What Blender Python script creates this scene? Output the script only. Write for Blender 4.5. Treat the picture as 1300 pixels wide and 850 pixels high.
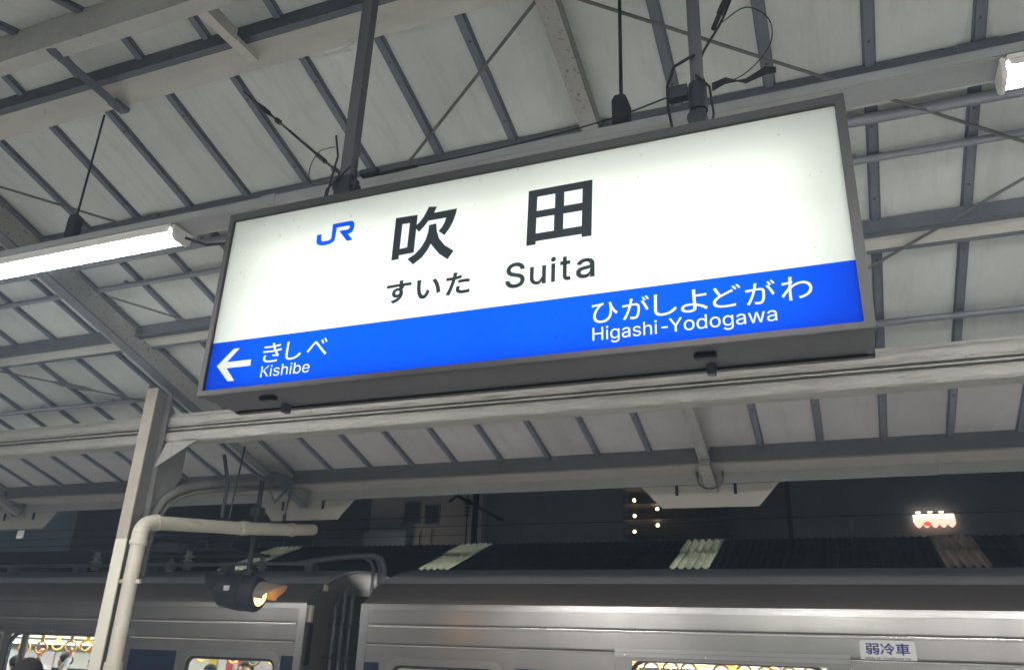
import bpy, bmesh, math, random
from mathutils import Vector, Matrix
random.seed(7)
R = math.radians
for o in list(bpy.data.objects):
    bpy.data.objects.remove(o)
SC = bpy.context.scene
COL = SC.collection
EYE = 1.75            # eye height above the platform; the numbers below are heights relative to the eye

# ------------------------------------------------------------------ camera, sky, exposure
cam_d = bpy.data.cameras.new("camera")
cam = bpy.data.objects.new("camera", cam_d); COL.objects.link(cam)
cam_d.sensor_fit = 'HORIZONTAL'; cam_d.sensor_width = 36.0
cam_d.lens = 36.0 * 1031.07 / 1300.0
cam_d.clip_start = 0.05; cam_d.clip_end = 3000
yaw, pit, rol = R(22.648), R(22.023), R(2.273)
F = Vector((-math.sin(yaw)*math.cos(pit), math.cos(yaw)*math.cos(pit), math.sin(pit)))
ri = Vector((math.cos(yaw), math.sin(yaw), 0)); up = ri.cross(F)
r2 = ri*math.cos(rol) + up*math.sin(rol); u2 = up*math.cos(rol) - ri*math.sin(rol)
M = Matrix((r2, u2, -F)).transposed().to_4x4(); M.translation = Vector((0, 0, EYE))
cam.matrix_world = M
SC.camera = cam
SC.render.resolution_x, SC.render.resolution_y = 1024, 669

W = bpy.data.worlds.new("World"); SC.world = W; W.use_nodes = True
wn = W.node_tree.nodes; wl = W.node_tree.links
bg = wn['Background']
sky = wn.new('ShaderNodeTexSky'); sky.sky_type = 'NISHITA'; sky.sun_disc = False
sky.sun_elevation = R(35.0); sky.sun_rotation = R(200)
wl.new(sky.outputs[0], bg.inputs[0]); bg.inputs[1].default_value = 0.0065
VS = SC.view_settings
VS.view_transform = 'Standard'; VS.look = 'None'; VS.gamma = 1.0; VS.use_curve_mapping = False
VS.exposure = 0.18
SC.render.engine = 'CYCLES'
CY = SC.cycles
CY.use_denoising = True; CY.max_bounces = 8; CY.diffuse_bounces = 5; CY.glossy_bounces = 4
CY.transmission_bounces = 4; CY.transparent_max_bounces = 8; CY.sample_clamp_indirect = 6.0
CY.caustics_reflective = False; CY.caustics_refractive = False
LAMP_E = 138.0          # platform light strips
SIGN_E = 6.6          # tubes inside the station sign
CAR_E = 34.0           # ceiling lights inside the train

# ------------------------------------------------------------------ materials
def newmat(name):
    m = bpy.data.materials.new(name); m.use_nodes = True
    return m, m.node_tree.nodes, m.node_tree.links, m.node_tree.nodes['Principled BSDF']

def mat(name, col, rough=.6, metal=0.0, var=.0, vscale=4.0, stretch=(1,1,1), bump=0.0, bscale=40.0,
        spots=None, spot_amt=.62, spot_scale=18.0, objvar=0.0, spec=.5, streak=None, streak_thr=.6, streak_st=(.6,.6,5.0), streak_w=.07, streak_amt=.85):
    """painted / metal / plastic surface: base colour with soft mottling, optional rust or dirt spots, fine relief"""
    m, n, l, b = newmat(name)
    b.inputs['Roughness'].default_value = rough; b.inputs['Metallic'].default_value = metal
    b.inputs['Specular IOR Level'].default_value = spec
    tc = n.new('ShaderNodeTexCoord'); mp = n.new('ShaderNodeMapping'); mp.inputs['Scale'].default_value = stretch
    geo = n.new('ShaderNodeNewGeometry')
    l.new(geo.outputs['Position'], mp.inputs['Vector'])
    src = mp.outputs[0]
    cur = None
    rgb = n.new('ShaderNodeRGB'); rgb.outputs[0].default_value = (*col, 1); cur = rgb.outputs[0]
    if var > 0:
        nz = n.new('ShaderNodeTexNoise'); nz.inputs['Scale'].default_value = vscale; nz.inputs['Detail'].default_value = 6
        nz.inputs['Roughness'].default_value = .65
        l.new(src, nz.inputs['Vector'])
        mr = n.new('ShaderNodeMapRange'); mr.inputs['From Min'].default_value = .25; mr.inputs['From Max'].default_value = .75
        mr.inputs['To Min'].default_value = 1-var; mr.inputs['To Max'].default_value = 1+var
        l.new(nz.outputs['Fac'], mr.inputs['Value'])
        mx = n.new('ShaderNodeVectorMath'); mx.operation = 'SCALE'
        l.new(cur, mx.inputs[0]); l.new(mr.outputs[0], mx.inputs['Scale']); cur = mx.outputs[0]
    if objvar > 0:
        oi = n.new('ShaderNodeObjectInfo'); mr = n.new('ShaderNodeMapRange')
        mr.inputs['To Min'].default_value = 1-objvar; mr.inputs['To Max'].default_value = 1+objvar
        l.new(oi.outputs['Random'], mr.inputs['Value'])
        mx = n.new('ShaderNodeVectorMath'); mx.operation = 'SCALE'
        l.new(cur, mx.inputs[0]); l.new(mr.outputs[0], mx.inputs['Scale']); cur = mx.outputs[0]
    for colr, thr, sc_, st, wd, am in ((spots, spot_amt, spot_scale, (1,1,1), .07, .85), (streak, streak_thr, 3.0, streak_st, streak_w, streak_amt)):
        if not colr: continue
        mp2 = n.new('ShaderNodeMapping'); mp2.inputs['Scale'].default_value = st
        l.new(geo.outputs['Position'], mp2.inputs['Vector'])
        nz = n.new('ShaderNodeTexNoise'); nz.inputs['Scale'].default_value = sc_; nz.inputs['Detail'].default_value = 8
        nz.inputs['Roughness'].default_value = .7
        l.new(mp2.outputs[0], nz.inputs['Vector'])
        rp = n.new('ShaderNodeMapRange'); rp.inputs['From Min'].default_value = thr; rp.inputs['From Max'].default_value = thr+wd
        rp.inputs['To Max'].default_value = am
        l.new(nz.outputs['Fac'], rp.inputs['Value'])
        mx = n.new('ShaderNodeMix'); mx.data_type = 'RGBA'
        l.new(rp.outputs[0], mx.inputs['Factor']); l.new(cur, mx.inputs['A']); mx.inputs['B'].default_value = (*colr, 1)
        cur = mx.outputs['Result']
    l.new(cur, b.inputs['Base Color'])
    if bump > 0:
        nz = n.new('ShaderNodeTexNoise'); nz.inputs['Scale'].default_value = bscale; nz.inputs['Detail'].default_value = 5
        l.new(src, nz.inputs['Vector'])
        bp = n.new('ShaderNodeBump'); bp.inputs['Strength'].default_value = bump; bp.inputs['Distance'].default_value = .01 if bump < .9 else .03
        l.new(nz.outputs['Fac'], bp.inputs['Height']); l.new(bp.outputs[0], b.inputs['Normal'])
    return m

def emit(name, col, strength):
    m, n, l, b = newmat(name)
    b.inputs['Base Color'].default_value = (*[min(1, c) for c in col], 1)
    b.inputs['Emission Color'].default_value = (*col, 1); b.inputs['Emission Strength'].default_value = strength
    return m

def translucent(name, col, dirt=0.0, gloss=.04, back=.15):
    """diffusing sheet lit from behind"""
    m, n, l, b = newmat(name); n.remove(b)
    out = n['Material Output']
    tr = n.new('ShaderNodeBsdfTranslucent'); df = n.new('ShaderNodeBsdfDiffuse'); gl = n.new('ShaderNodeBsdfGlossy')
    gl.inputs['Roughness'].default_value = .5
    c = n.new('ShaderNodeRGB'); c.outputs[0].default_value = (*col, 1); cur = c.outputs[0]
    if dirt:
        geo = n.new('ShaderNodeNewGeometry')
        nz = n.new('ShaderNodeTexNoise'); nz.inputs['Scale'].default_value = 3.0; nz.inputs['Detail'].default_value = 7
        l.new(geo.outputs['Position'], nz.inputs['Vector'])
        mr = n.new('ShaderNodeMapRange'); mr.inputs['From Min'].default_value = .3; mr.inputs['From Max'].default_value = .7
        mr.inputs['To Min'].default_value = 1-dirt; mr.inputs['To Max'].default_value = 1.0
        l.new(nz.outputs['Fac'], mr.inputs['Value'])
        nz2 = n.new('ShaderNodeTexNoise'); nz2.inputs['Scale'].default_value = 60.0; nz2.inputs['Detail'].default_value = 2
        l.new(geo.outputs['Position'], nz2.inputs['Vector'])
        mr2 = n.new('ShaderNodeMapRange'); mr2.inputs['From Min'].default_value = .715; mr2.inputs['From Max'].default_value = .74
        mr2.inputs['To Min'].default_value = 1.0; mr2.inputs['To Max'].default_value = .75
        l.new(nz2.outputs['Fac'], mr2.inputs['Value'])
        mu = n.new('ShaderNodeMath'); mu.operation = 'MULTIPLY'
        l.new(mr.outputs[0], mu.inputs[0]); l.new(mr2.outputs[0], mu.inputs[1])
        mx = n.new('ShaderNodeVectorMath'); mx.operation = 'SCALE'
        l.new(cur, mx.inputs[0]); l.new(mu.outputs[0], mx.inputs['Scale']); cur = mx.outputs[0]
    l.new(cur, tr.inputs[0]); l.new(cur, df.inputs[0])
    m1 = n.new('ShaderNodeMixShader'); m1.inputs[0].default_value = back
    l.new(tr.outputs[0], m1.inputs[1]); l.new(df.outputs[0], m1.inputs[2])
    m2 = n.new('ShaderNodeMixShader'); m2.inputs[0].default_value = gloss
    l.new(m1.outputs[0], m2.inputs[1]); l.new(gl.outputs[0], m2.inputs[2])
    l.new(m2.outputs[0], out.inputs[0])
    return m

def glass(name, tint=(.9,.95,.95), refl=.06, grough=.03):
    m, n, l, b = newmat(name); n.remove(b); out = n['Material Output']
    tr = n.new('ShaderNodeBsdfTransparent'); tr.inputs[0].default_value = (*tint, 1)
    gl = n.new('ShaderNodeBsdfGlossy'); gl.inputs['Roughness'].default_value = grough
    mx = n.new('ShaderNodeMixShader'); mx.inputs[0].default_value = refl
    l.new(tr.outputs[0], mx.inputs[1]); l.new(gl.outputs[0], mx.inputs[2]); l.new(mx.outputs[0], out.inputs[0])
    return m

RUST = (.075, .045, .03)
MT = dict(
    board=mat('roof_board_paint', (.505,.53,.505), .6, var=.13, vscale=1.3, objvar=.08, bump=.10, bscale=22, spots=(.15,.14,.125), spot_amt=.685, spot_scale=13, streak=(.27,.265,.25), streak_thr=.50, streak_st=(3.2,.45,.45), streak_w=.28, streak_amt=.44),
    board_dim=mat('eave_board_dimmed', (.345,.33,.335), .6, var=.13, vscale=1.3, objvar=.08, bump=.10, bscale=22, spots=(.15,.14,.125), spot_amt=.685, spot_scale=13, streak=(.19,.18,.18), streak_thr=.50, streak_st=(3.2,.45,.45), streak_w=.28, streak_amt=.44),  # same boards; darkened colour stands for weaker eave light, pinker grey is own
    batten=mat('batten_paint', (.10,.112,.14), .45, var=.12, vscale=8),
    purlin=mat('purlin_paint', (.085,.095,.115), .5, var=.15, vscale=7, bump=.05),
    rustm=mat('rusty_screw', (.10,.065,.045), .8),
    plank=mat('plank_paint', (.44,.43,.39), .75, var=.12, vscale=5, stretch=(.3,1,1), bump=.2, spots=(.10,.075,.055), spot_amt=.655, spot_scale=11),
    rafter=mat('rafter_paint', (.27,.265,.255), .6, var=.12, vscale=6, spots=RUST, spot_amt=.575, spot_scale=36, bump=.12),
    rafter2=mat('rafter_grey_paint', (.105,.11,.122), .6, var=.12, vscale=6, spots=RUST, spot_amt=.68, spot_scale=30, bump=.12),
    ridge=mat('ridge_paint', (.33,.33,.31), .7, var=.15, vscale=4, spots=(.12,.10,.08), spot_amt=.63, spot_scale=16, bump=.1),
    beam=mat('beam_paint', (.30,.292,.265), .55, var=.16, vscale=9, stretch=(.22,1,1), spots=(.07,.055,.045), spot_amt=.625, spot_scale=34, bump=1.0, bscale=30, streak=(.10,.085,.07), streak_thr=.60, streak_st=(.5,6,6), streak_w=.08, streak_amt=.7),
    fascia=mat('fascia_paint', (.36,.365,.35), .6, var=.08, vscale=3, spots=(.18,.16,.13), spot_amt=.72, spot_scale=10),
    soffit=mat('soffit_paint', (.31,.285,.27), .7, var=.1, vscale=3),
    hangb=mat('hanging_board_paint', (.42,.40,.355), .6, var=.06, vscale=3),
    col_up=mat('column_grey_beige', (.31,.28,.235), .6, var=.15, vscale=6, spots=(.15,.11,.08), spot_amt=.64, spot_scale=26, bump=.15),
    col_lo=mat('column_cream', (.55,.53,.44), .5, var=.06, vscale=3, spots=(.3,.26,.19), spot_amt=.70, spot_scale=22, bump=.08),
    col_side=mat('column_side_shaded_grey', (.13,.127,.118), .6, var=.15, vscale=6, spots=RUST, spot_amt=.65, spot_scale=26, bump=.15),  # grey darkened to put the shade of the column's side into the colour
    pvc=mat('pipe_cream', (.44,.41,.335), .45, var=.10, vscale=5, streak=(.25,.205,.14), streak_thr=.57, streak_w=.12),
    conduit=mat('conduit_grey', (.20,.21,.235), .38, metal=.35, var=.1, vscale=6),
    dark=mat('dark_iron', (.018,.021,.027), .55, var=.2, vscale=12, spec=.25),
    cable=mat('cable_black', (.014,.015,.018), .6, spec=.2),
    rod=mat('rod_grey', (.10,.097,.095), .5, metal=.2, var=.2, vscale=14),
    hanger=mat('hanger_grey', (.055,.058,.066), .5, var=.1),
    frame=mat('sign_frame_grey', (.022,.0215,.0235), .45, var=.08, vscale=5),
    under=mat('sign_underside_grey', (.046,.045,.052), .55, var=.12, vscale=3, bump=.05),
    signwall=mat('sign_inner_white', (.85,.87,.83), .8),
    film=glass('lettering_black_film', (.022,.030,.043), .02, .6),
    panel=translucent('sign_panel_acrylic', (.94,.957,.93), dirt=.05),
    blue=glass('sign_blue_film', (.0,.115,1.0), .004, .6),
    duct=mat('duct_grey', (.25,.255,.26), .55, var=.12, vscale=5, spots=(.12,.11,.1), spot_amt=.68, spot_scale=20),
    house=mat('lamp_housing_white', (.62,.61,.58), .5, var=.06),
    led=emit('light_strip_glow', (1.0,.985,.965), LAMP_E),
    tube=emit('sign_tube_glow', (.955,1.0,.935), SIGN_E),
    steel=mat('stainless_steel', (.60,.57,.545), .25, metal=.88, var=.16, vscale=1.6, stretch=(1.0,1,.35), bump=.03, bscale=9),
    steel2=mat('stainless_trim', (.80,.775,.75), .24, metal=.95, var=.05, vscale=5, stretch=(.2,1,3)),
    roofdark=mat('car_cove_grey', (.125,.108,.098), .5, var=.1, vscale=3, stretch=(.3,1,1)),
    roofgrey=mat('car_roof_grey', (.40,.40,.395), .7, var=.15, vscale=3, stretch=(.3,1,1), bump=.1),
    navy=mat('car_navy_band', (.012,.022,.055), .3),
    rubber=mat('rubber_black', (.018,.018,.02), .55),
    gang=mat('gangway_dark', (.02,.022,.026), .6, var=.2),
    interior=mat('car_interior_white', (.72,.70,.65), .5),
    ceil=emit('car_ceiling_light', (1.0,.95,.86), CAR_E),
    floor_in=mat('car_floor_grey', (.25,.25,.26), .5),
    farled=emit('far_tube_glow', (1.0,.98,.88), 1700.0),
    strap=mat('strap_orange', (.80,.42,.07), .4),
    rail=mat('grab_rail_steel', (.75,.74,.72), .25, metal=.9),
    pane=glass('window_glass'),
    sticker=mat('sticker_white', (.90,.88,.85), .5, var=.04, vscale=20),
    stblue=mat('sticker_blue_print', (.006,.022,.20), .4),
    stnavy=mat('sticker_navy_print', (.03,.035,.15), .4),
    ivory=mat('end_plate_ivory', (.68,.64,.52), .5),
    porc=mat('insulator_porcelain', (.50,.48,.45), .3),
    asphalt=mat('platform_paving', (.60,.59,.57), .8, var=.15, vscale=3, bump=.2),
    ballast=mat('ballast_ground', (.09,.085,.08), .9, var=.3, vscale=9, bump=.5),
    concrete=mat('platform_concrete', (.35,.34,.32), .8, var=.15),
    slate=mat('slate_dark', (.028,.033,.037), .75, var=.2, vscale=4),
    sky_sheet=translucent('skylight_sheet', (.80,.82,.72), dirt=.3),
    sky_brown=translucent('skylight_sheet_brown', (.44,.385,.355), dirt=.3),  # duller brown-grey copy of the sheet for the rightmost skylight
    bbeige=mat('building_beige', (.42,.37,.33), .85, var=.08, vscale=.6),
    bdark=mat('building_navy', (.17,.20,.23), .8, var=.15, vscale=.4),
    bbrown=mat('building_brown', (.10,.095,.095), .8, var=.15, vscale=.8),
    bglass=mat('window_dark_glass', (.012,.016,.022), .15),
    hood_lit=mat('hood_lit_grey', (.16,.13,.11), .6),  # paler than its twin hood, putting the lens light into the colour
    orange=emit('signal_lens_glow', (1.0,.46,.10), 7.0),
    bulb=emit('wall_lamp_glow', (1.0,.66,.36), 26.0),
    shop=emit('awning_glow', (1.0,.60,.45), 1.5),
    shopw=emit('shop_window_glow', (1.0,.84,.66), 3.0),
    skin=mat('skin_tone', (.60,.36,.25), .5),
    hair=mat('hair_black', (.010,.009,.009), .75, spec=.15, var=.2, vscale=40, bump=.3, bscale=90),
)
# ------------------------------------------------------------------ helpers
class MB:
    def __init__(s): s.v = []; s.f = []
    def add(s, vs, fs):
        k = len(s.v); s.v += [Vector(p) for p in vs]; s.f += [tuple(k+i for i in f) for f in fs]; return s
    def hexa(s, p):
        return s.add(p, [(0,3,2,1),(4,5,6,7),(0,1,5,4),(1,2,6,5),(2,3,7,6),(3,0,4,7)])
    def box(s, x0,x1,y0,y1,z0,z1):
        return s.hexa([(x0,y0,z0),(x1,y0,z0),(x1,y1,z0),(x0,y1,z0),(x0,y0,z1),(x1,y0,z1),(x1,y1,z1),(x0,y1,z1)])
    def prism(s, poly, ax, a, b):
        """extrude a closed outline (2 coords in the plane across axis ax) from a to b along ax"""
        def P(u, w, t): return (t,u,w) if ax == 'x' else (u,t,w) if ax == 'y' else (u,w,t)
        n = len(poly)
        vs = [P(u,w,a) for u,w in poly] + [P(u,w,b) for u,w in poly]
        fs = [tuple(range(n-1,-1,-1)), tuple(range(n,2*n))] + [(i,(i+1)%n,n+(i+1)%n,n+i) for i in range(n)]
        return s.add(vs, fs)
    def tube(s, pts, r, n=10, cap=True):
        pts = [Vector(p) for p in pts]; rs = r if isinstance(r,(list,tuple)) else [r]*len(pts)
        t0 = (pts[1]-pts[0]).normalized()
        ref = Vector((0,0,1)) if abs(t0.z) < .9 else Vector((1,0,0))
        u = t0.cross(ref).normalized(); k = len(s.v); m = len(pts)
        for i,p in enumerate(pts):
            t = (pts[min(i+1,m-1)]-pts[max(i-1,0)]).normalized()
            u = (u - t*u.dot(t)).normalized(); w = t.cross(u)
            for j in range(n):
                a = 2*math.pi*j/n; s.v.append(p + (u*math.cos(a)+w*math.sin(a))*rs[i])
        for i in range(m-1):
            for j in range(n):
                s.f.append((k+i*n+j, k+i*n+(j+1)%n, k+(i+1)*n+(j+1)%n, k+(i+1)*n+j))
        if cap:
            s.f.append(tuple(k+j for j in range(n-1,-1,-1))); s.f.append(tuple(k+(m-1)*n+j for j in range(n)))
        return s
    def lathe(s, prof, c, ax, n=20):
        """profile of (radius, distance along unit axis ax) spun round the axis through c"""
        ax = Vector(ax).normalized(); ref = Vector((0,0,1)) if abs(ax.z) < .9 else Vector((1,0,0))
        u = ax.cross(ref).normalized(); w = ax.cross(u); c = Vector(c); k = len(s.v)
        for r,t in prof:
            for j in range(n):
                a = 2*math.pi*j/n; s.v.append(c + ax*t + (u*math.cos(a)+w*math.sin(a))*r)
        for i in range(len(prof)-1):
            for j in range(n):
                s.f.append((k+i*n+j, k+i*n+(j+1)%n, k+(i+1)*n+(j+1)%n, k+(i+1)*n+j))
        s.f.append(tuple(k+j for j in range(n-1,-1,-1))); e = k+(len(prof)-1)*n
        s.f.append(tuple(e+j for j in range(n))); return s
    def ball(s, c, r, n=12, m=8, sq=(1,1,1)):
        c = Vector(c); k = len(s.v)
        for i in range(m+1):
            th = math.pi*i/m; 
            for j in range(n):
                a = 2*math.pi*j/n
                s.v.append(c+Vector((r*sq[0]*math.sin(th)*math.cos(a), r*sq[1]*math.sin(th)*math.sin(a), r*sq[2]*math.cos(th))))
        for i in range(m):
            for j in range(n): s.f.append((k+i*n+j, k+(i+1)*n+j, k+(i+1)*n+(j+1)%n, k+i*n+(j+1)%n))
        return s
    def ring(s, outer, inner, ax, a, b):
        """frame: two outlines with the same number of points, extruded"""
        def P(u, w, t): return (t,u,w) if ax == 'x' else (u,t,w)
        n = len(outer); vs = []
        for t in (a,b):
            vs += [P(*p,t) for p in outer] + [P(*p,t) for p in inner]
        fs = []
        for i in range(n):
            j = (i+1)%n
            fs += [(i,j,n+j,n+i), (2*n+i,3*n+i,3*n+j,2*n+j), (i,2*n+i,2*n+j,j), (n+i,n+j,3*n+j,3*n+i)]
        return s.add(vs, fs)
    def build(s, name, m, parent=None, smooth=0, bevel=0, at=None):
        org = Vector(parent['_o']) if parent is not None and '_o' in parent else Vector((0,0,0))
        o0 = Vector(at) if at is not None else (org if parent is not None else Vector((0,0,0)))
        me = bpy.data.meshes.new(name)
        me.from_pydata([tuple(p-o0) for p in s.v], [], s.f)
        bm = bmesh.new(); bm.from_mesh(me)
        bmesh.ops.remove_doubles(bm, verts=bm.verts, dist=1e-5)
        bmesh.ops.recalc_face_normals(bm, faces=bm.faces)
        if bevel:
            es = [e for e in bm.edges if len(e.link_faces) == 2 and e.calc_face_angle(0) > .6]
            bmesh.ops.bevel(bm, geom=es, offset=bevel, segments=2, affect='EDGES', clamp_overlap=True)
        bm.to_mesh(me); bm.free()
        if smooth:
            me.shade_smooth() if hasattr(me,'shade_smooth') else None
            me.set_sharp_from_angle(angle=R(smooth))
        me.materials.append(MT[m] if isinstance(m,str) else m)
        ob = bpy.data.objects.new(name, me); COL.objects.link(ob)
        if parent is not None:
            ob.parent = parent; ob.location = o0 - org
        else:
            ob.location = o0 + Vector((0,0,EYE))
        ob['_o'] = tuple(o0)
        return ob

def tag(o, label, cat=None, group=None, kind=None):
    if label: o['label'] = label
    if cat: o['category'] = cat
    if group: o['group'] = group
    if kind: o['kind'] = kind
    return o
def empty(name, loc, label, cat, group=None):
    o = bpy.data.objects.new(name, None); COL.objects.link(o); o.empty_display_size = .2
    o.location = Vector(loc)+Vector((0,0,EYE)); o['_o'] = tuple(loc)
    return tag(o, label, cat, group)
def inst(src, parent, loc, name=None):
    """a part that shares another part's mesh, its origin moved to loc"""
    o = src.copy(); COL.objects.link(o); o.parent = parent
    o.location = Vector(loc) - Vector(parent['_o']); o['_o'] = tuple(loc); return o
def copy_tree(src, parent=None):
    c = src.copy(); COL.objects.link(c)
    if parent is not None: c.parent = parent
    for ch in list(src.children): copy_tree(ch, c)
    return c
def rrect(x0,x1,z0,z1,r,n=5):
    pts = []
    for cx,cz,a0 in ((x1-r,z1-r,0),(x0+r,z1-r,90),(x0+r,z0+r,180),(x1-r,z0+r,270)):
        for i in range(n+1):
            a = R(a0+90*i/n); pts.append((cx+r*math.cos(a), cz+r*math.sin(a)))
    return pts
try:      # Blender's own bundled sans serif, if this build has it; else its built-in font
    SANS = bpy.data.fonts.load(bpy.utils.system_resource('DATAFILES') + '/fonts/Inter.woff2')
except Exception:
    SANS = None
def glyphs(text, thick=0.0, spacing=1.0):
    """outline of a text in the built-in font as a flat mesh: verts (x,z), faces"""
    cu = bpy.data.curves.new('lettering', 'FONT'); cu.body = text; cu.size = 1; cu.offset = thick
    cu.space_character = spacing; cu.resolution_u = 5
    if SANS and text.isascii(): cu.font = SANS
    ob = bpy.data.objects.new('lettering', cu); COL.objects.link(ob)
    dg = bpy.context.evaluated_depsgraph_get(); ev = ob.evaluated_get(dg); me = ev.to_mesh()
    vs = [(v.co.x, v.co.y) for v in me.vertices]; fs = [tuple(p.vertices) for p in me.polygons]
    ev.to_mesh_clear(); bpy.data.objects.remove(ob); bpy.data.curves.remove(cu)
    return vs, fs
def letter(mb, text, x0, x1, z0, z1, y, thick=0.0, spacing=1.0):
    vs, fs = glyphs(text, thick, spacing)
    if not vs: return
    ax0,ax1 = min(v[0] for v in vs), max(v[0] for v in vs); az0,az1 = min(v[1] for v in vs), max(v[1] for v in vs)
    mb.add([(x0+(v[0]-ax0)/(ax1-ax0)*(x1-x0), y, z0+(v[1]-az0)/(az1-az0)*(z1-z0)) for v in vs], fs)
def flat(mb, poly, y, holes=()):
    """flat film outline in a plane of constant y, with holes"""
    bm = bmesh.new(); es = []
    for loop in [poly]+list(holes):
        vv = [bm.verts.new((x,y,z)) for x,z in loop]
        es += [bm.edges.new((vv[i], vv[(i+1)%len(vv)])) for i in range(len(vv))]
    bmesh.ops.triangle_fill(bm, edges=es, use_beauty=True, use_dissolve=False)
    bm.verts.index_update()
    mb.add([v.co.copy() for v in bm.verts], [tuple(v.index for v in f.verts) for f in bm.faces]); bm.free()

# ------------------------------------------------------------------ the platform and the ground
XA, XB = -16.0, 8.6
MB().box(-150,150,-150,150,-3.3,-2.95).build('ground', 'ballast')['kind'] = 'structure'
MB().box(-60,40,-3.45,8.05,-2.9,-EYE).build('platform_floor', 'asphalt')['kind'] = 'structure'
MB().box(-60,40,12.0,19.0,-2.9,-EYE).build('far_platform_floor', 'asphalt')['kind'] = 'structure'

# ------------------------------------------------------------------ the canopy over the platform
YR = 2.33; TS = .30573
def rz(y): return 3.75 - TS*(y if y >= YR else 2*YR-y)
def slope(mb, x0,x1,y0,y1,d0,d1):
    """slab following the roof slope, d0..d1 below the roof plane"""
    mb.hexa([(x0,y0,rz(y0)-d1),(x1,y0,rz(y0)-d1),(x1,y1,rz(y1)-d1),(x0,y1,rz(y1)-d1),
             (x0,y0,rz(y0)-d0),(x1,y0,rz(y0)-d0),(x1,y1,rz(y1)-d0),(x0,y1,rz(y1)-d0)]); return mb
PITCH = .4535
def xb(k): return .335 - PITCH*k
K0, K1 = -18, 36
can = empty('platform_canopy', (-3,YR,0), 'long gabled platform roof of pale boards on grey battens and rust-flecked steel', 'canopy')
# boards and battens: one mesh each side, shared
src = {}
for ya,yb,bm2 in ((YR+.012,5.798,'board'),(5.802,6.90,'board_dim'),(-2.24,YR-.012,'board')):
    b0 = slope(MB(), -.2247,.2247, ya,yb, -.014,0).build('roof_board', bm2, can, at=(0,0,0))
    h = MB()
    slope(h, -.030,.030, ya+.002,yb-.002, .0015,.007); slope(h, -.019,.019, ya+.001,yb-.001, .0065,.024)
    t0 = h.build('batten', 'batten', can, at=(0,0,0))
    for k in range(K0, K1):
        for s_, x in ((b0, xb(k)+PITCH/2), (t0, xb(k))):
            if k == K0: s_.location = Vector((x,0,0))-Vector(can['_o']); s_['_o'] = (x,0,0)
            else: inst(s_, can, (x,0,0))
sc_ = MB()
for k in range(-3,24):
    for q in range(9):
        y = 2.85+.47*q
        if abs(y-3.6) < .12 or abs(y-4.5) < .15 or y > 6.6: continue
        sc_.lathe([(.0075,0),(.007,.004),(.003,.0055)],(xb(k),y,rz(y)-.0238),(0,-TS,-1),6)
sc_.build('batten_screws','rustm',can)['kind'] = 'stuff'
xl, xr = xb(K1)-.2, xb(K0)+.5
m_ = MB(); slope(m_, xl,xr, YR+.004,7.0, -.05,-.018); slope(m_, xl,xr, -2.34,YR-.004, -.05,-.018); m_.build('roof_sheet', 'slate', can)
# rafters: main ones stand on columns, light ones between
RAF = [(xb(30)+.1,1),(xb(21),0),(-5.10,1),(-1.02,0),(xb(-6),1),(xb(-15),0)]
RAF = [(-13.3,1),(-9.2,0),(-5.10,1),(-1.02,0),(3.06,1),(7.14,0)]
for x, big in RAF:
    for ya,yb in ((2.20,6.93),(-2.27,2.20)):
        m_ = MB()
        D = .235 if big else .12; hw = .044 if big else .046
        a,b = (ya,YR) if ya < YR < yb else (ya,yb)
        segs = [(ya,YR),(YR,yb)] if ya < YR < yb else [(ya,yb)]
        for a,b in segs:
            slope(m_, x-.006,x+.006, a,b, .002,D-.012); slope(m_, x-hw,x+hw, a,b, D-.0121,D)
            slope(m_, x-hw,x+hw, a,b, .024,.036)
        m_.build('rafter', 'rafter2' if big else 'rafter', can)
        if big:
            m_ = MB()
            for a,b in segs:
                slope(m_, x-hw-.0135,x-hw-.0005, a,b, D-.035,D+.004); slope(m_, x+.0065,x+.012, a,b, .04,D-.03)
            m_.build('rafter_highlight','rafter',can)  # paler strips that put the lit flange edge and web into colour
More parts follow.
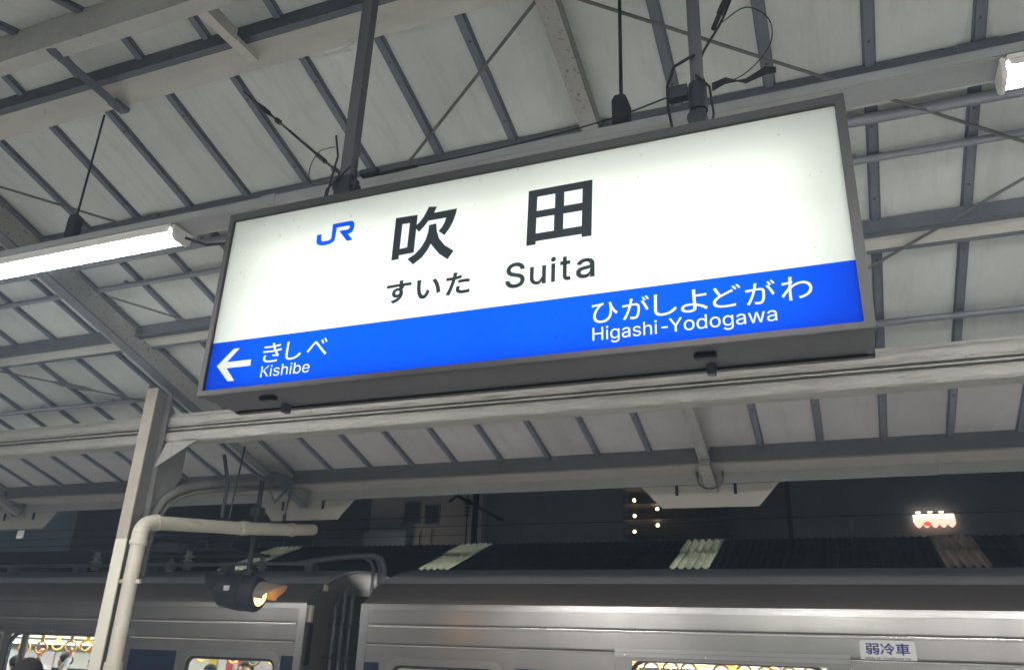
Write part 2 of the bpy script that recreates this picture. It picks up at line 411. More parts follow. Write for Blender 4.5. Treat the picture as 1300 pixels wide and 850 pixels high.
# purlins, each piece butted between two rafters, with a pale plank behind
bays = [(xl,RAF[0][0])] + [(RAF[i][0],RAF[i+1][0]) for i in range(len(RAF)-1)] + [(RAF[-1][0],xr)]
def vbox(mb, x0,x1, y0,y1, dz0, dz1):
    """upright box hung from the roof at y0, dz0..dz1 below it"""
    return mb.box(x0,x1,y0,y1, rz(y0)-dz1, rz(y0)-dz0)
for x0,x1 in bays:
    a,b = x0+.008, x1-.008
    L_ = b-a
    # ridge-side purlin
    m_ = MB(); vbox(m_,a,b,2.487,2.493,.006,.088); m_.box(a,b,2.4931,2.53,rz(2.487)-.088,rz(2.487)-.082); m_.build('purlin','purlin',can)
    m_ = MB(); slope(m_,a,b,2.545,2.70,.0085,.034); m_.build('plank','plank',can)
    # main purlin over the lamps
    m_ = MB(); vbox(m_,a,b,3.45,3.456,.008,.092); m_.box(a,b,3.4561,3.52,rz(3.45)-.092,rz(3.45)-.085); m_.box(a,b,3.515,3.5205,rz(3.45)-.0849,rz(3.45)-.06)
    m_.build('purlin','purlin',can)
    m_ = MB(); slope(m_,a,b,3.54,3.66,.0085,.032); m_.build('plank','plank',can)
    # third purlin
    m_ = MB(); vbox(m_,a,b,4.42,4.426,.012,.095); m_.box(a,b,4.405,4.4201,rz(4.42)-.102,rz(4.42)-.095); m_.box(a,b,4.4262,4.475,rz(4.42)-.101,rz(4.42)-.095)
    m_.build('purlin','purlin',can)
    m_ = MB(); slope(m_,a,b,4.485,4.60,.0085,.06); m_.build('plank','plank',can)
    m_ = MB(); vbox(m_,a,b,4.602,4.612,.03,.078); m_.build('angle_bar','purlin',can)
    # eave purlin, soffit strip and fascia
    m_ = MB(); vbox(m_,a,b,6.66,6.668,-.02,.125); m_.box(a,b,6.6681,6.70,rz(6.66)-.125,rz(6.66)-.117); m_.build('purlin','rafter2',can)
    for k,(p,q) in enumerate(((a,a+L_*.42),(a+L_*.42+.003,b))):
        m_ = MB(); m_.hexa([(p,6.702,1.578),(q,6.702,1.578),(q,6.945,1.556),(p,6.945,1.556),(p,6.702,1.592),(q,6.702,1.592),(q,6.945,1.570),(p,6.945,1.570)])
        m_.build('soffit_strip','soffit',can)
        m_ = MB(); m_.box(p,q,6.947,6.972,1.472+.002*k,1.66); m_.build('fascia_board','fascia',can)
    # near slope purlins
    for y in (1.20, .25, -.7, -1.7):
        m_ = MB(); m_.box(a,b,y-.05,y,rz(y)-.10,rz(y)-.008); m_.build('purlin','purlin',can)
for x,big in RAF:
    for y,dz0,dz1 in ((2.487,.014,.082),(3.45,.016,.085),(4.42,.02,.09),(6.66,.01,.115)):
        m_ = MB()
        for sd in (-1,1):
            a,b = sorted((x+sd*.0085,x+sd*.075)); m_.box(a,b,y-.006,y-.0015,rz(y)-dz1,rz(y)-dz0)
            for q in (.028,.058):
                for t in (.3,.7):
                    m_.lathe([(.0085,0),(.0085,.006),(.005,.009)],(x+sd*q,y-.006,rz(y)-dz0-(dz1-dz0)*t),(0,-1,0),6)
        m_.build('cleat','purlin' if y < 6 else 'rafter2',can)
# ridge beam and the pieces that tie it to the roof
m_ = MB(); m_.box(xl,xr,2.098,2.106,2.772,2.965); m_.box(xl,xr,2.085,2.168,2.760,2.772); m_.box(xl,xr,2.1061,2.16,2.953,2.965)
m_.build('ridge_beam','ridge',can)
m_ = MB(); m_.tube([(-3.43,2.10,2.755),(-3.50,2.36,2.80),(-3.58,2.66,2.845)],.028,4); m_.box(-3.61,-3.55,2.60,2.70,2.835,2.865)
m_.build('strut','purlin',can)
m_ = MB(); m_.hexa([(-2.60,2.12,2.80),(-2.54,2.12,2.80),(-2.57,2.60,2.845),(-2.63,2.60,2.845),(-2.60,2.12,2.82),(-2.54,2.12,2.82),(-2.57,2.60,2.875),(-2.63,2.60,2.875)])
m_.box(-2.548,-2.54,2.12,2.40,2.80,2.87); m_.build('strut','plank',can)
# conduits clipped under the battens
for y,r,d in ((3.70,.029,.062),(3.955,.021,.052),(5.26,.022,.05)):
    for x0,x1 in bays:
        m_ = MB(); m_.tube([(x0+.07,y,rz(y)-d),(x1-.07,y,rz(y)-d)], r, 12)
        x = x0+.35
        while x < x1-.2:
            m_.box(x-.012,x+.012,y-r-.008,y+r+.008,rz(y)-d+r*.4,rz(y)-.024); x += 2*PITCH
        m_.build('conduit','conduit',can,smooth=40)
# flat cross bracing rods
def plane(y, d): return rz(y)-d
for (xa,ya,xb_,yb) in ((-.93,2.60,-2.126,3.412),(-.95,2.69,1.30,4.17),(.16,4.79,1.40,3.955),(-4.95,2.91,-4.0,3.60),(-6.95,4.58,-5.60,5.30),(-4.95,4.0,-4.0,4.75)):
    m_ = MB(); m_.tube([(xa,ya,plane(ya,.085)),(xb_,yb,plane(yb,.085))], .0085, 8)
    if xa < -6:
        for t0,t1,r_ in ((.38,.41,.016),(.41,.56,.022),(.56,.59,.016)):
            q = lambda t: (xa+(xb_-xa)*t, ya+(yb-ya)*t, plane(ya+(yb-ya)*t,.085))
            m_.tube([q(t0),q(t1)], r_, 6)
    m_.build('brace_rod','rod',can,smooth=40)
# boards hung under the fascia at the rafter ends, with strap irons and end rings
for x,_ in RAF:
    m_ = MB(); m_.prism([(x-.61,1.470),(x-.43,1.283),(x+.37,1.278),(x+.54,1.468)],'y',6.974,6.99)
    m_.build('hanging_board','hangb',can)
    for dx in (-.30,.19):
        m_ = MB(); m_.box(x+dx-.012,x+dx+.012,6.962,6.973,1.385,1.565); m_.build('strap_iron','dark',can)
for x,big in RAF:
    if big: continue
    m_ = MB(); c = Vector((x,6.88,1.50))
    m_.tube([c+Vector((.105*math.cos(a),0,.085*math.sin(a)-.0)) for a in [R(t) for t in range(165,380,12)]], .007, 8)
    m_.box(x-.115,x-.095,6.86,6.90,1.52,1.56); m_.box(x+.095,x+.115,6.86,6.90,1.52,1.56)
    m_.build('end_bracket','rafter2',can,smooth=40)
    m_ = MB(); m_.hexa([(x-.046,6.60,1.545),(x+.046,6.60,1.545),(x+.046,6.985,1.395),(x-.046,6.985,1.395),(x-.046,6.60,1.60),(x+.046,6.60,1.60),(x+.046,6.985,1.46),(x-.046,6.985,1.46)]); m_.build('rafter_shoe','rafter',can)
m_ = MB(); m_.box(-9.235,-9.125,6.985,6.992,1.175,1.268); m_.build('number_plate','sticker',can)
# small splice plates on the main purlin
for x,w in ((-4.05,.10),(.78,.16)):
    m_ = MB(); m_.box(x-w/2,x+w/2,3.43,3.449,rz(3.45)-.115,rz(3.45)-.02); m_.box(x-w/2,x+w/2,3.43,3.56,rz(3.45)-.1225,rz(3.45)-.1155); m_.build('splice_plate','purlin',can)

# long built-up beam on the columns, two rolled lips with a groove between
bp = [(4.915,1.556),(4.895,1.562),(4.886,1.580),(4.884,1.605),(4.890,1.630),(4.905,1.642),(4.945,1.648),(4.945,1.656),(4.905,1.659),(4.903,1.669),(4.950,1.674),
      (4.950,1.684),(4.908,1.689),(4.908,1.695),(4.896,1.702),(4.887,1.722),(4.886,1.745),(4.893,1.765),(4.912,1.775),(4.925,1.777),(4.925,1.800),(5.04,1.800),(5.04,1.556)]
bm_ = empty('canopy_beam', (-3,4.95,1.55), 'thick cream-painted beam with two rounded lips running under the roof behind the sign', 'beam')
xs = [xl,-5.10,3.06,xr]
for i in range(3):
    MB().prism(bp,'x',xs[i]+(.04 if i else 0),xs[i+1]-.04).build('beam_length','beam',bm_,smooth=50)

# ------------------------------------------------------------------ columns made of old steel sections
def column(x, label):
    c = empty('canopy_column', (x,4.78,-EYE), label, 'column', 'columns holding up the canopy')
    za, zs, zb = -EYE, .767, 1.955
    for nm,mt,z0,z1 in (('lower_post','col_lo',za,zs),('upper_post','col_up',zs+.001,zb)):
        m_ = MB(); m_.box(x-.03,x+.078,4.690,4.702,z0,z1); m_.build(nm,mt,c)
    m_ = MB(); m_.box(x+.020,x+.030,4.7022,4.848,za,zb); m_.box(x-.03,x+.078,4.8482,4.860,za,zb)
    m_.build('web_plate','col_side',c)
    m_ = MB(); m_.tube([(x+.045,4.775,za),(x+.045,4.775,.35),(x+.045,4.765,.52)],.007,6); m_.build('wire_conduit','col_side',c,smooth=40)
    m_ = MB(); m_.prism([(4.70,1.99),(4.86,2.0),(4.72,1.82),(4.70,1.80)],'x',x-.045,x-.033); m_.build('top_plate','col_side',c)
    # gusset and side plate under the beam
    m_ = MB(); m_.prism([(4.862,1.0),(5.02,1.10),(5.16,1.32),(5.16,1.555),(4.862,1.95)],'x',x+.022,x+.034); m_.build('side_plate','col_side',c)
    m_ = MB(); m_.hexa([(x+.094,4.80,1.33),(x+.40,4.87,1.547),(x+.094,4.87,1.547),(x+.092,4.85,1.40),(x+.094,4.815,1.33),(x+.40,4.885,1.553),(x+.094,4.885,1.553),(x+.092,4.865,1.40)]); m_.build('gusset','rafter',c)
    # bent rail brace to the rafter end
    pts = [(x+.03,4.90,.55),(x+.03,4.91,.78),(x+.03,4.94,.97),(x+.03,5.02,1.12),(x+.03,5.14,1.215),(x+.03,5.32,1.29),(x+.03,5.60,1.365),(x+.03,6.0,1.455),(x+.03,6.45,1.545),(x+.03,6.62,1.575)]
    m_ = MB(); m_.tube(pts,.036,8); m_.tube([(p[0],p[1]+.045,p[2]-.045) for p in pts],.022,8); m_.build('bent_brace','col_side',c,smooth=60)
    m_ = MB(); m_.box(x-.06,x+.09,6.30,6.55,1.50,1.62); m_.tube([(x-.02,6.30,1.52),(x+.02,6.42,1.36),(x+.05,6.56,1.52)],.014,6); m_.build('rafter_clamp','rafter2',c)
    m_ = MB(); m_.box(x-.2,x+.26,4.55,5.0,za,za+.012); m_.build('base_plate','col_side',c)
    return c
column(-5.10, 'grey and cream steel column beside the downpipe, left of the sign')
c2 = column(3.06, 'steel column further right along the platform, outside the view')
for x in (-13.3,):
    cc = copy_tree(c2); cc.location.x = x; cc['label'] = 'steel column further left along the platform, outside the view'

# downpipe from the eave gutter
dp = empty('downpipe', (-4.945,4.735,-EYE), 'cream drainpipe with an elbow running down beside the steel column', 'pipe')
px = -4.945; pr = .053; py = 4.735; k_ = .9696
def hp(y,z): return (px, y*k_, z*k_)
m_ = MB(); m_.tube([(px,py,-EYE),(px,py,.76)], pr, 20); m_.build('vertical_pipe','pvc',dp,smooth=40)
m_ = MB(); pts = [(px,py,.74)]+[(px, py+.10-.10*math.cos(a), .80+.10*math.sin(a)) for a in [R(t) for t in range(0,81,10)]]+[(px,py+.14,.912)]
m_.tube(pts, pr+.005, 20); m_.tube([(px,py,.725),(px,py,.755)], pr+.011, 20); m_.tube([(px,py+.115,.905),(px,py+.14,.912)], pr+.011, 20); m_.build('elbow','pvc',dp,smooth=40)
m_ = MB(); m_.tube([(px,py+.12,.907),hp(6.05,1.053)], pr, 20); m_.build('horizontal_pipe','pvc',dp,smooth=40)
m_ = MB(); m_.tube([hp(6.0,1.046),hp(6.10,1.06)], pr+.009, 20); m_.tube([hp(6.10,1.06),hp(6.74,1.147)], pr+.003, 20); m_.build('pipe_coupler','pvc',dp,smooth=40)
m_ = MB(); m_.tube([hp(6.72,1.144),hp(6.78,1.152)], pr+.009, 20); m_.tube([hp(6.78,1.152),hp(6.98,1.182),hp(7.12,1.205)], pr, 20); m_.build('end_elbow','pvc',dp,smooth=40)
m_ = MB(); m_.tube([(px,py,-.33),(px,py,-.09)], pr+.010, 20); m_.build('pipe_socket','pvc',dp,smooth=40)
m_ = MB(); m_.tube([(px,py,.45),(px,py,.472)], pr+.005, 20); m_.box(px+.06,px+.095,py-.01,py+.01,.448,.474); m_.box(px-.09,px-.06,py-.02,py+.0,.448,.474); m_.build('pipe_clip','pvc',dp,smooth=40)
m_ = MB(); m_.tube([hp(5.75,1.10),hp(5.76,1.40),(px-.02,5.50,1.60)], .016, 6); m_.tube([(px+.06,5.60,1.07),(px+.07,5.64,1.70)], .008, 6); m_.build('pipe_hanger','dark',dp)
m_ = MB(); m_.tube([hp(6.62,1.20),hp(6.66,1.52)], .006, 6); m_.box(px-.012,px+.012,6.41,6.43,1.16,1.24); m_.build('pipe_hanger','dark',dp)

# ------------------------------------------------------------------ light strips along the main purlin
def lamp(x0, label, y=2.72, L_=2.42):
    x1 = x0+L_; z = 1.957 if y > 2 else rz(y)-.22
    t = empty('light_strip', ((x0+x1)/2,y,z+.06), label, 'light', 'light strips along the canopy')
    m_ = MB(); m_.box(x0+.05,x1-.05,y-.075,y+.085,z,z+.028)
    m_.build('housing','house',t,bevel=.006)
    arc = [(y+0.048*math.cos(a), z-.002+.045*math.sin(a)) for a in [R(q) for q in range(180,361,18)]]
    MB().prism(arc,'x',x0+.05,x1-.05).build('diffuser','led',t,smooth=50)
    m_ = MB(); m_.box(x0+.06,x1-.06,y-.070,y-.067,z-.018,z-.0005); m_.box(x0+.06,x1-.06,y+.067,y+.070,z-.018,z-.0005); m_.build('cutoff_skirt','house',t)  # skirts added to block the strip's sideways light
    arc2 = [(y+.053*math.cos(a), z-.002+.050*math.sin(a)) for a in [R(q) for q in range(180,361,18)]]
    for xx in (x0+.11, x1-.125):
        MB().ring(arc2+[(y+.053,z+.006),(y-.053,z+.006)], [(y+.0485*math.cos(a), z-.002+.0455*math.sin(a)) for a in [R(q) for q in range(180,361,18)]]+[(y+.0485,z+.004),(y-.0485,z+.004)],'x',xx,xx+.012).build('strap','house',t)
    for a,b in ((x0+.032,x0+.0495),(x1-.0495,x1-.032)):
        m_ = MB(); m_.prism([(y-.065,z+.026),(y+.065,z+.026),(y+.062,z-.034),(y+.04,z-.055),(y-.04,z-.055),(y-.062,z-.034)],'x',a,b); m_.build('end_cap','house',t,bevel=.004)
    for xx in (x0+.4, x1-.4):
        m_ = MB(); m_.box(xx-.02,xx+.02,y-.03,y+.03,z+.028,z+.0295 if y > 2 else rz(y)-.02); m_.build('bracket','purlin',t)
    return t
lamp(-5.35, 'long glowing light strip under the roof left of the station sign')
lamp(.625, 'glowing light strip cut by the right edge, above and right of the sign')
for x,lb in ((-11.3,'left'),(6.6,'right')): lamp(x, 'light strip of the same row, outside the view to the '+lb)
for x,lb in ((-5.6,'left'),(-1.6,'middle'),(2.4,'right')): lamp(x, lb+' light strip of the second row, overhead and outside the view', -.4)
dt = empty('cable_duct', (-3,2.72,1.987), 'long grey cable duct hung on rods, carrying the light strips past the sign', 'duct')
for a,b in ((XA+.5,-5.9),(-5.896,-2.4),(-2.396,1.2),(1.204,4.8),(4.804,XB)):
    m_ = MB(); m_.box(a,b,2.655,2.79,1.988,2.034); m_.build('duct_length','duct',dt,bevel=.004)
for x in (-5.898,-2.398,1.202):
    m_ = MB(); m_.box(x-.04,x+.04,2.651,2.794,1.9865,2.0365); m_.build('duct_joint','duct',dt)
for x in (-9.9,-6.9,2.4,5.5):
    MB().tube([(x,2.72,2.03),(x,2.72,rz(2.72)-.02)],.007,8).build('hanging_rod','dark',dt)
m_ = MB(); m_.tube([(-2.94,2.72,1.93),(-2.82,2.75,1.885),(-2.55,2.83,1.91),(-2.3,2.91,1.97)],.007,8)
tag(m_.build('lamp_cable','cable',smooth=40), 'thin black cable sagging from the end of the left light strip', 'cable')

# ------------------------------------------------------------------ the station sign
SX0,SX1,SZ0,SZ1 = -1.962,.119,.783,1.478; SY = 2.0; SB = 2.21
sg = empty('station_sign', (-.92,2.105,SZ0), 'big backlit white and blue station name sign hung under the roof', 'sign')
PX0,PX1,PZ0,PZ1,PB = -1.939,.093,.803,1.447,.974
def frame(y0,y1):
    return MB().ring([(SX0,SZ0),(SX1,SZ0),(SX1,SZ1),(SX0,SZ1)],[(PX0,PZ0),(PX1,PZ0),(PX1,PZ1),(PX0,PZ1)],'y',y0,y1)
frame(SY-.006,SY+.02).build('front_frame','frame',sg,bevel=.002)
frame(SB-.02,SB+.006).build('back_frame','frame',sg,bevel=.002)
m_ = MB()
m_.box(SX0+.004,SX1-.004,SY+.021,SB-.021,SZ0+.004,SZ0+.014); m_.build('bottom_plate','under',sg)
m_ = MB(); m_.box(SX0+.004,SX1-.004,SY+.021,2.134,SZ1-.014,SZ1-.004); m_.box(SX0+.004,SX1-.004,2.182,SB-.021,SZ1-.014,SZ1-.004)
for k in range(12): m_.box(SX0+.02+k*.18,SX0+.06+k*.18,2.1345,2.1815,SZ1-.013,SZ1-.005)      # ribs across a slot added to leak tube light onto the roof
m_.build('top_plate','under',sg)
for a,b in ((SX0+.004,SX0+.014),(SX1-.014,SX1-.004)): MB().box(a,b,SY+.021,SB-.021,SZ0+.0145,SZ1-.0145).build('side_plate','under',sg)
MB().box(PX0,PX1,SB-.007,SB-.004,PZ0,PZ1).build('back_panel','panel',sg)
for a,b,c,d in ((SX0+.02,SX1-.02,SZ0+.016,SZ0+.019),):
    MB().box(a,b,SY+.022,SB-.022,c,d).build('lining','signwall',sg)
for a,b in ((SX0+.016,SX0+.019),(SX1-.019,SX1-.016)): MB().box(a,b,SY+.022,SB-.022,SZ0+.02,SZ1-.02).build('lining','signwall',sg)
MB().box(PX0,PX1,SY+.004,SY+.007,PZ0,PZ1).build('white_panel','panel',sg)
# the tubes inside
for z in (1.285,1.10,.915):
    for a,b in ((-1.85,-.94),(-.905,.005)):
        m_ = MB(); m_.tube([(a,2.115,z),(b,2.115,z)],.014,10); m_.build('inner_tube','tube',sg,smooth=40)
LY = SY+.0025
K1a=[(-1.2646,1.3413),(-1.1836,1.3391),(-1.1856,1.2014),(-1.2395,1.1998),(-1.2391,1.1862),(-1.266,1.1853)]
K1h=[(-1.2376,1.3136),(-1.2102,1.313),(-1.2122,1.2249),(-1.2386,1.2231)]
K1b=[(-1.1444,1.3613),(-1.1149,1.3567),(-1.1234,1.3352),(-1.0417,1.3361),(-1.0449,1.3158),(-1.053,1.289),(-1.065,1.2654),(-1.0804,1.2457),(-1.1024,1.2645),(-1.091,1.277),(-1.083,1.293),(-1.0787,1.3088),(-1.1423,1.3089),(-1.1549,1.2916),(-1.1734,1.2735),(-1.1905,1.2956),(-1.173,1.3107),(-1.1603,1.3276),(-1.1515,1.3452)]
K1c=[(-1.1386,1.293),(-1.1127,1.2946),(-1.1086,1.267),(-1.098,1.2371),(-1.0768,1.2103),(-1.0434,1.1851),(-1.0629,1.1579),(-1.0927,1.1808),(-1.1128,1.2048),(-1.1267,1.2233),(-1.1357,1.2039),(-1.1543,1.1792),(-1.1844,1.1587),(-1.2071,1.1816),(-1.1813,1.1951),(-1.16,1.2172),(-1.146,1.2429),(-1.1399,1.2701)]
m_ = MB(); flat(m_,K1a,LY,[K1h]); flat(m_,K1b,LY-.0006); flat(m_,K1c,LY); m_.build('kanji','film',sg)
m_ = MB()
flat(m_,[(-.7985,1.3515),(-.5945,1.3515),(-.5975,1.1615),(-.6278,1.1615),(-.6281,1.172),(-.7706,1.172),(-.7712,1.161),(-.8010,1.161)],LY,
     [[(-.7695,1.3258),(-.7117,1.3258),(-.7124,1.2763),(-.7703,1.2763)],[(-.6826,1.3258),(-.6254,1.3258),(-.6262,1.2778),(-.683,1.2778)],
      [(-.7705,1.2518),(-.7140,1.2518),(-.7143,1.1988),(-.7713,1.1988)],[(-.6845,1.2509),(-.6269,1.2509),(-.6277,1.199),(-.6851,1.199)]])
m_.build('kanji','film',sg)
m_ = MB()
for ch,a,b,c,d in (('す',-1.2718,-1.1829,1.0306,1.1085),('い',-1.1641,-1.0792,1.0327,1.0999),('た',-1.0619,-.9803,1.0313,1.1077)): letter(m_,ch,a,b,c,d,LY,.026)
m_.build('kana_lettering','film',sg)
m_ = MB()
for ch,a,b,c,d in (('S',-.8642,-.8019,1.0265,1.1107),('i',-.7213,-.7058,1.0291,1.1108),('t',-.6924,-.6597,1.0285,1.1062),('a',-.644,-.5882,1.0275,1.0912)): letter(m_,ch,a,b,c,d,LY,.013)
x0,x1,z0,z1,w = -.7862,-.7358,1.0275,1.0881,.0125      # the u as one outline
xc,ro = (x0+x1-w*.3)/2, (x1-w*.3-x0)/2
outer = [(xc+ro*math.cos(R(t)), z0+.0235+.0235*math.sin(R(t))) for t in range(180,300,10)]
inner = [(xc+(ro-w*.98)*math.cos(R(t)), z0+.0235+.0125*math.sin(R(t))) for t in range(350,179,-10)]
flat(m_,[(x0,z1)]+outer+[(x1-w,z0+.009),(x1-w,z0+.001),(x1,z0+.001),(x1,z1),(x1-w,z1)]+[(x1-w,z0+.024)]+inner+[(x0+w*.98,z1)],LY)
m_.build('roman_lettering','film',sg)
# the blue band is a film with the lettering and the arrow cut out of it
def outlines(text, thick, x0, x1, z0, z1):
    cu = bpy.data.curves.new('lettering','FONT'); cu.body = text; cu.size = 1; cu.offset = thick; cu.fill_mode = 'NONE'; cu.resolution_u = 5
    if SANS and text.isascii(): cu.font = SANS
    ob = bpy.data.objects.new('lettering', cu); COL.objects.link(ob)
    dg = bpy.context.evaluated_depsgraph_get(); ev = ob.evaluated_get(dg); me = ev.to_mesh()
    vs = [(v.co.x, v.co.y) for v in me.vertices]; nb = {}
    for e in me.edges:
        p,q = e.vertices; nb.setdefault(p,[]).append(q); nb.setdefault(q,[]).append(p)
    ev.to_mesh_clear(); bpy.data.objects.remove(ob); bpy.data.curves.remove(cu)
    ax0,ax1 = min(v[0] for v in vs), max(v[0] for v in vs); az0,az1 = min(v[1] for v in vs), max(v[1] for v in vs)
    P_ = [(x0+(v[0]-ax0)/(ax1-ax0)*(x1-x0), z0+(v[1]-az0)/(az1-az0)*(z1-z0)) for v in vs]
    loops = []; seen = set()
    for s0 in nb:
        if s0 in seen: continue
        lp = [s0]; seen.add(s0); cur = s0
        while True:
            nx = [q for q in nb[cur] if q not in seen]
            if not nx: break
            cur = nx[0]; seen.add(cur); lp.append(cur)
        loops.append([P_[k] for k in lp])
    return loops
ARROW = [(-1.9038,.8888),(-1.8446,.9446),(-1.8195,.9449),(-1.863,.8992),(-1.7642,.8988),(-1.7635,.8773),(-1.8608,.8772),(-1.8195,.8301),(-1.8469,.8303)]
m_ = MB()
def cell(x0,x1,z0,z1,loops=()):
    flat(m_,[(x0,z0),(x1,z0),(x1,z1),(x0,z1)],LY,loops)
def row(x0,x1,z0,z1,loops):
    """one row of letters: the film is filled letter by letter"""
    gs = []
    for lp in sorted(loops, key=lambda q: min(p[0] for p in q)):
        lo,hi = min(p[0] for p in lp), max(p[0] for p in lp)
        if gs and lo < gs[-1][1]: gs[-1][1] = max(gs[-1][1],hi); gs[-1][2].append(lp)
        else: gs.append([lo,hi,[lp]])
    cuts = [x0]+[(gs[i][1]+gs[i+1][0])/2 for i in range(len(gs)-1)]+[x1]
    for i,g in enumerate(gs): cell(cuts[i],cuts[i+1],z0,z1,g[2])
ZM = .8765
cell(PX0,-1.74,PZ0,PB,[ARROW]); cell(-1.46,-.62,PZ0,PB); cell(.0,PX1,PZ0,PB)
ks = []
for ch,a,b,c,d in (('き',-1.7185,-1.6456,.881,.9478),('し',-1.6273,-1.5678,.8818,.9454),('べ',-1.546,-1.4694,.8851,.9435)): ks += outlines(ch,.013,a,b,c,d)
row(-1.74,-1.46,ZM,PB,ks); row(-1.74,-1.46,PZ0,ZM,outlines('Kishibe',.0,-1.7158,-1.5264,.8313,.8705))
ks = []
for ch,a,b,c,d in (('ひ',-.5967,-.5227,.8831,.9434),('が',-.5096,-.4346,.8832,.949),('し',-.4212,-.3597,.8831,.9475),('よ',-.3488,-.2779,.8835,.9483),('ど',-.2644,-.1914,.886,.9484),('が',-.1799,-.1054,.8837,.9483),('わ',-.0911,-.0155,.8838,.9492)): ks += outlines(ch,.013,a,b,c,d)
row(-.62,.0,ZM,PB,ks)
row(-.62,.0,PZ0,ZM,outlines('Higashi-',.0,-.5946,-.386,.821,.8721)+outlines('Yodogawa',.0,-.3826,-.1067,.8217,.8722))
m_.build('blue_band','blue',sg)
LG=[(-1.5703,1.3316),(-1.5522,1.3306),(-1.5516,1.3105),(-1.549,1.3056),(-1.5449,1.3026),(-1.5299,1.3015),(-1.5189,1.3023),(-1.5129,1.3057),(-1.5107,1.3098),(-1.5112,1.3626),(-1.441,1.3634),(-1.4306,1.3603),(-1.4255,1.3526),(-1.4233,1.3416),(-1.4246,1.3276),(-1.4298,1.3188),(-1.4374,1.3149),(-1.4465,1.3147),(-1.4237,1.2879),(-1.4459,1.2868),(-1.4804,1.3294),(-1.4779,1.3316),(-1.4495,1.3311),(-1.4435,1.3336),(-1.4406,1.3393),(-1.4422,1.3446),(-1.4479,1.3463),(-1.4933,1.3459),(-1.4948,1.3079),(-1.4961,1.2976),(-1.5026,1.2916),(-1.5148,1.2866),(-1.5293,1.2851),(-1.5461,1.2861),(-1.5579,1.2902),(-1.5662,1.2961),(-1.5696,1.302)]
m_ = MB(); flat(m_,LG,LY); m_.build('logo','blue',sg)
# latches on the underside
for x in (-1.72,-.30):
    m_ = MB(); m_.box(x-.03,x+.03,2.05,2.075,SZ0-.012,SZ0+.003); m_.build('latch','dark',sg,bevel=.003)
    m_ = MB(); m_.box(x-.012,x+.012,2.145,2.175,SZ0-.026,SZ0+.003); m_.build('latch','hanger',sg,bevel=.003)
MB().box(SX0+.02,SX1-.02,2.182,2.186,SZ0-.004,SZ0+.0035).build('seam_strip','dark',sg)
# hangers up to the ridge beam
m_ = MB(); m_.box(-1.578,-1.532,2.09,2.13,SZ1-.002,2.758); m_.build('hanger_bar','hanger',sg)
m_ = MB(); m_.tube([(-.285,2.11,SZ1-.002),(-.285,2.11,2.758)],.021,14); m_.build('hanger_post','hanger',sg,smooth=40)
m_ = MB(); m_.box(-1.59,-1.52,2.08,2.14,SZ1+.0,SZ1+.14); m_.box(-1.602,-1.508,2.085,2.135,SZ1+.09,SZ1+.115); m_.box(-1.495,-1.42,2.09,2.12,SZ1+.13,SZ1+.155); m_.build('hanger_clamp','dark',sg,bevel=.004)
m_ = MB(); m_.tube([(-.285,2.11,1.60),(-.285,2.11,1.70)],.028,14); m_.lathe([(.018,-.02),(.030,-.018),(.030,.018),(.018,.02)],(-.285,2.075,1.545),(0,1,0),18); m_.box(-.38,-.315,2.09,2.12,1.655,1.70); m_.build('hanger_clamp','dark',sg,smooth=40)

# ------------------------------------------------------------------ wires and hanging bits round the sign
def hang_device(x,y,ztop,z0,label,rr_=.008,k_=.8):
    t = empty('duct_hanger', (x,y,z0), label, 'rod')  # rod and clamp that carry the cable duct
    MB().tube([(x,y,z0+.10),(x,y,ztop)],rr_,8).build('drop_rod','dark',t,smooth=40)
    m_ = MB(); m_.prism([(x-.042*k_,z0+.035),(x+.042*k_,z0+.02),(x+.045*k_,z0+.13),(x+.028*k_,z0+.17),(x-.028*k_,z0+.175),(x-.044*k_,z0+.15)],'y',y-.035*k_,y+.035*k_); m_.build('clamp_box','dark',t,bevel=.004)
    m_ = MB(); m_.box(x-.018,x+.03,y-.03,y+.03,z0,z0+.018); m_.build('foot','rod',t)
    return t
hang_device(-.683,2.72,rz(2.72)-.03,2.037,'black rod with a dark clamp box hanging behind the middle of the sign')
hang_device(-3.775,2.72,rz(2.72)-.03,2.037,'thin rod with a small dark box hanging above the left light strip',.006,.75)
def wire(name, pts, r, label, cat='cable', extra=None):
    P_ = [Vector(p) for p in pts]; out = []
    for i in range(len(P_)-1):       # Catmull-Rom
        p0,p1,p2,p3 = P_[max(i-1,0)],P_[i],P_[i+1],P_[min(i+2,len(P_)-1)]
        for k in range(5):
            t = k/5; out.append(.5*((2*p1)+(p2-p0)*t+(2*p0-5*p1+4*p2-p3)*t*t+(3*p1-p0-3*p2+p3)*t**3))
    out.append(P_[-1]); m_ = MB(); m_.tube(out, r, 6)
    if extra: extra(m_)
    return tag(m_.build(name,'cable',smooth=40), label, cat)
def turn(a,b,ts):
    def f(m_):
        a_,b_ = Vector(a),Vector(b)
        for t0,t1,r_ in ts: m_.tube([a_.lerp(b_,t0),a_.lerp(b_,t1)], r_, 6)
    return f
A_,B_ = (-2.79,2.76,2.83),(-1.575,2.12,1.63)
wire('stay_wire',[A_,B_],.005,'black stay wire with insulators running from the roof to the left sign hanger','cable',turn(A_,B_,((.20,.25,.008),(.25,.33,.012),(.33,.36,.007),(.42,.45,.013),(.55,.80,.006),(.80,.86,.010),(.92,.97,.012))))
A_,B_ = (-.10,2.2,2.30),(-.27,2.11,1.80)
wire('stay_wire',[(-.06,2.25,2.5),A_,(-.19,2.16,2.0),B_,(-.262,2.11,1.70)],.0042,'black stay wire with a turnbuckle running up from the right sign hanger','cable',turn(A_,B_,((.25,.30,.007),(.30,.62,.011),(.62,.75,.008))))
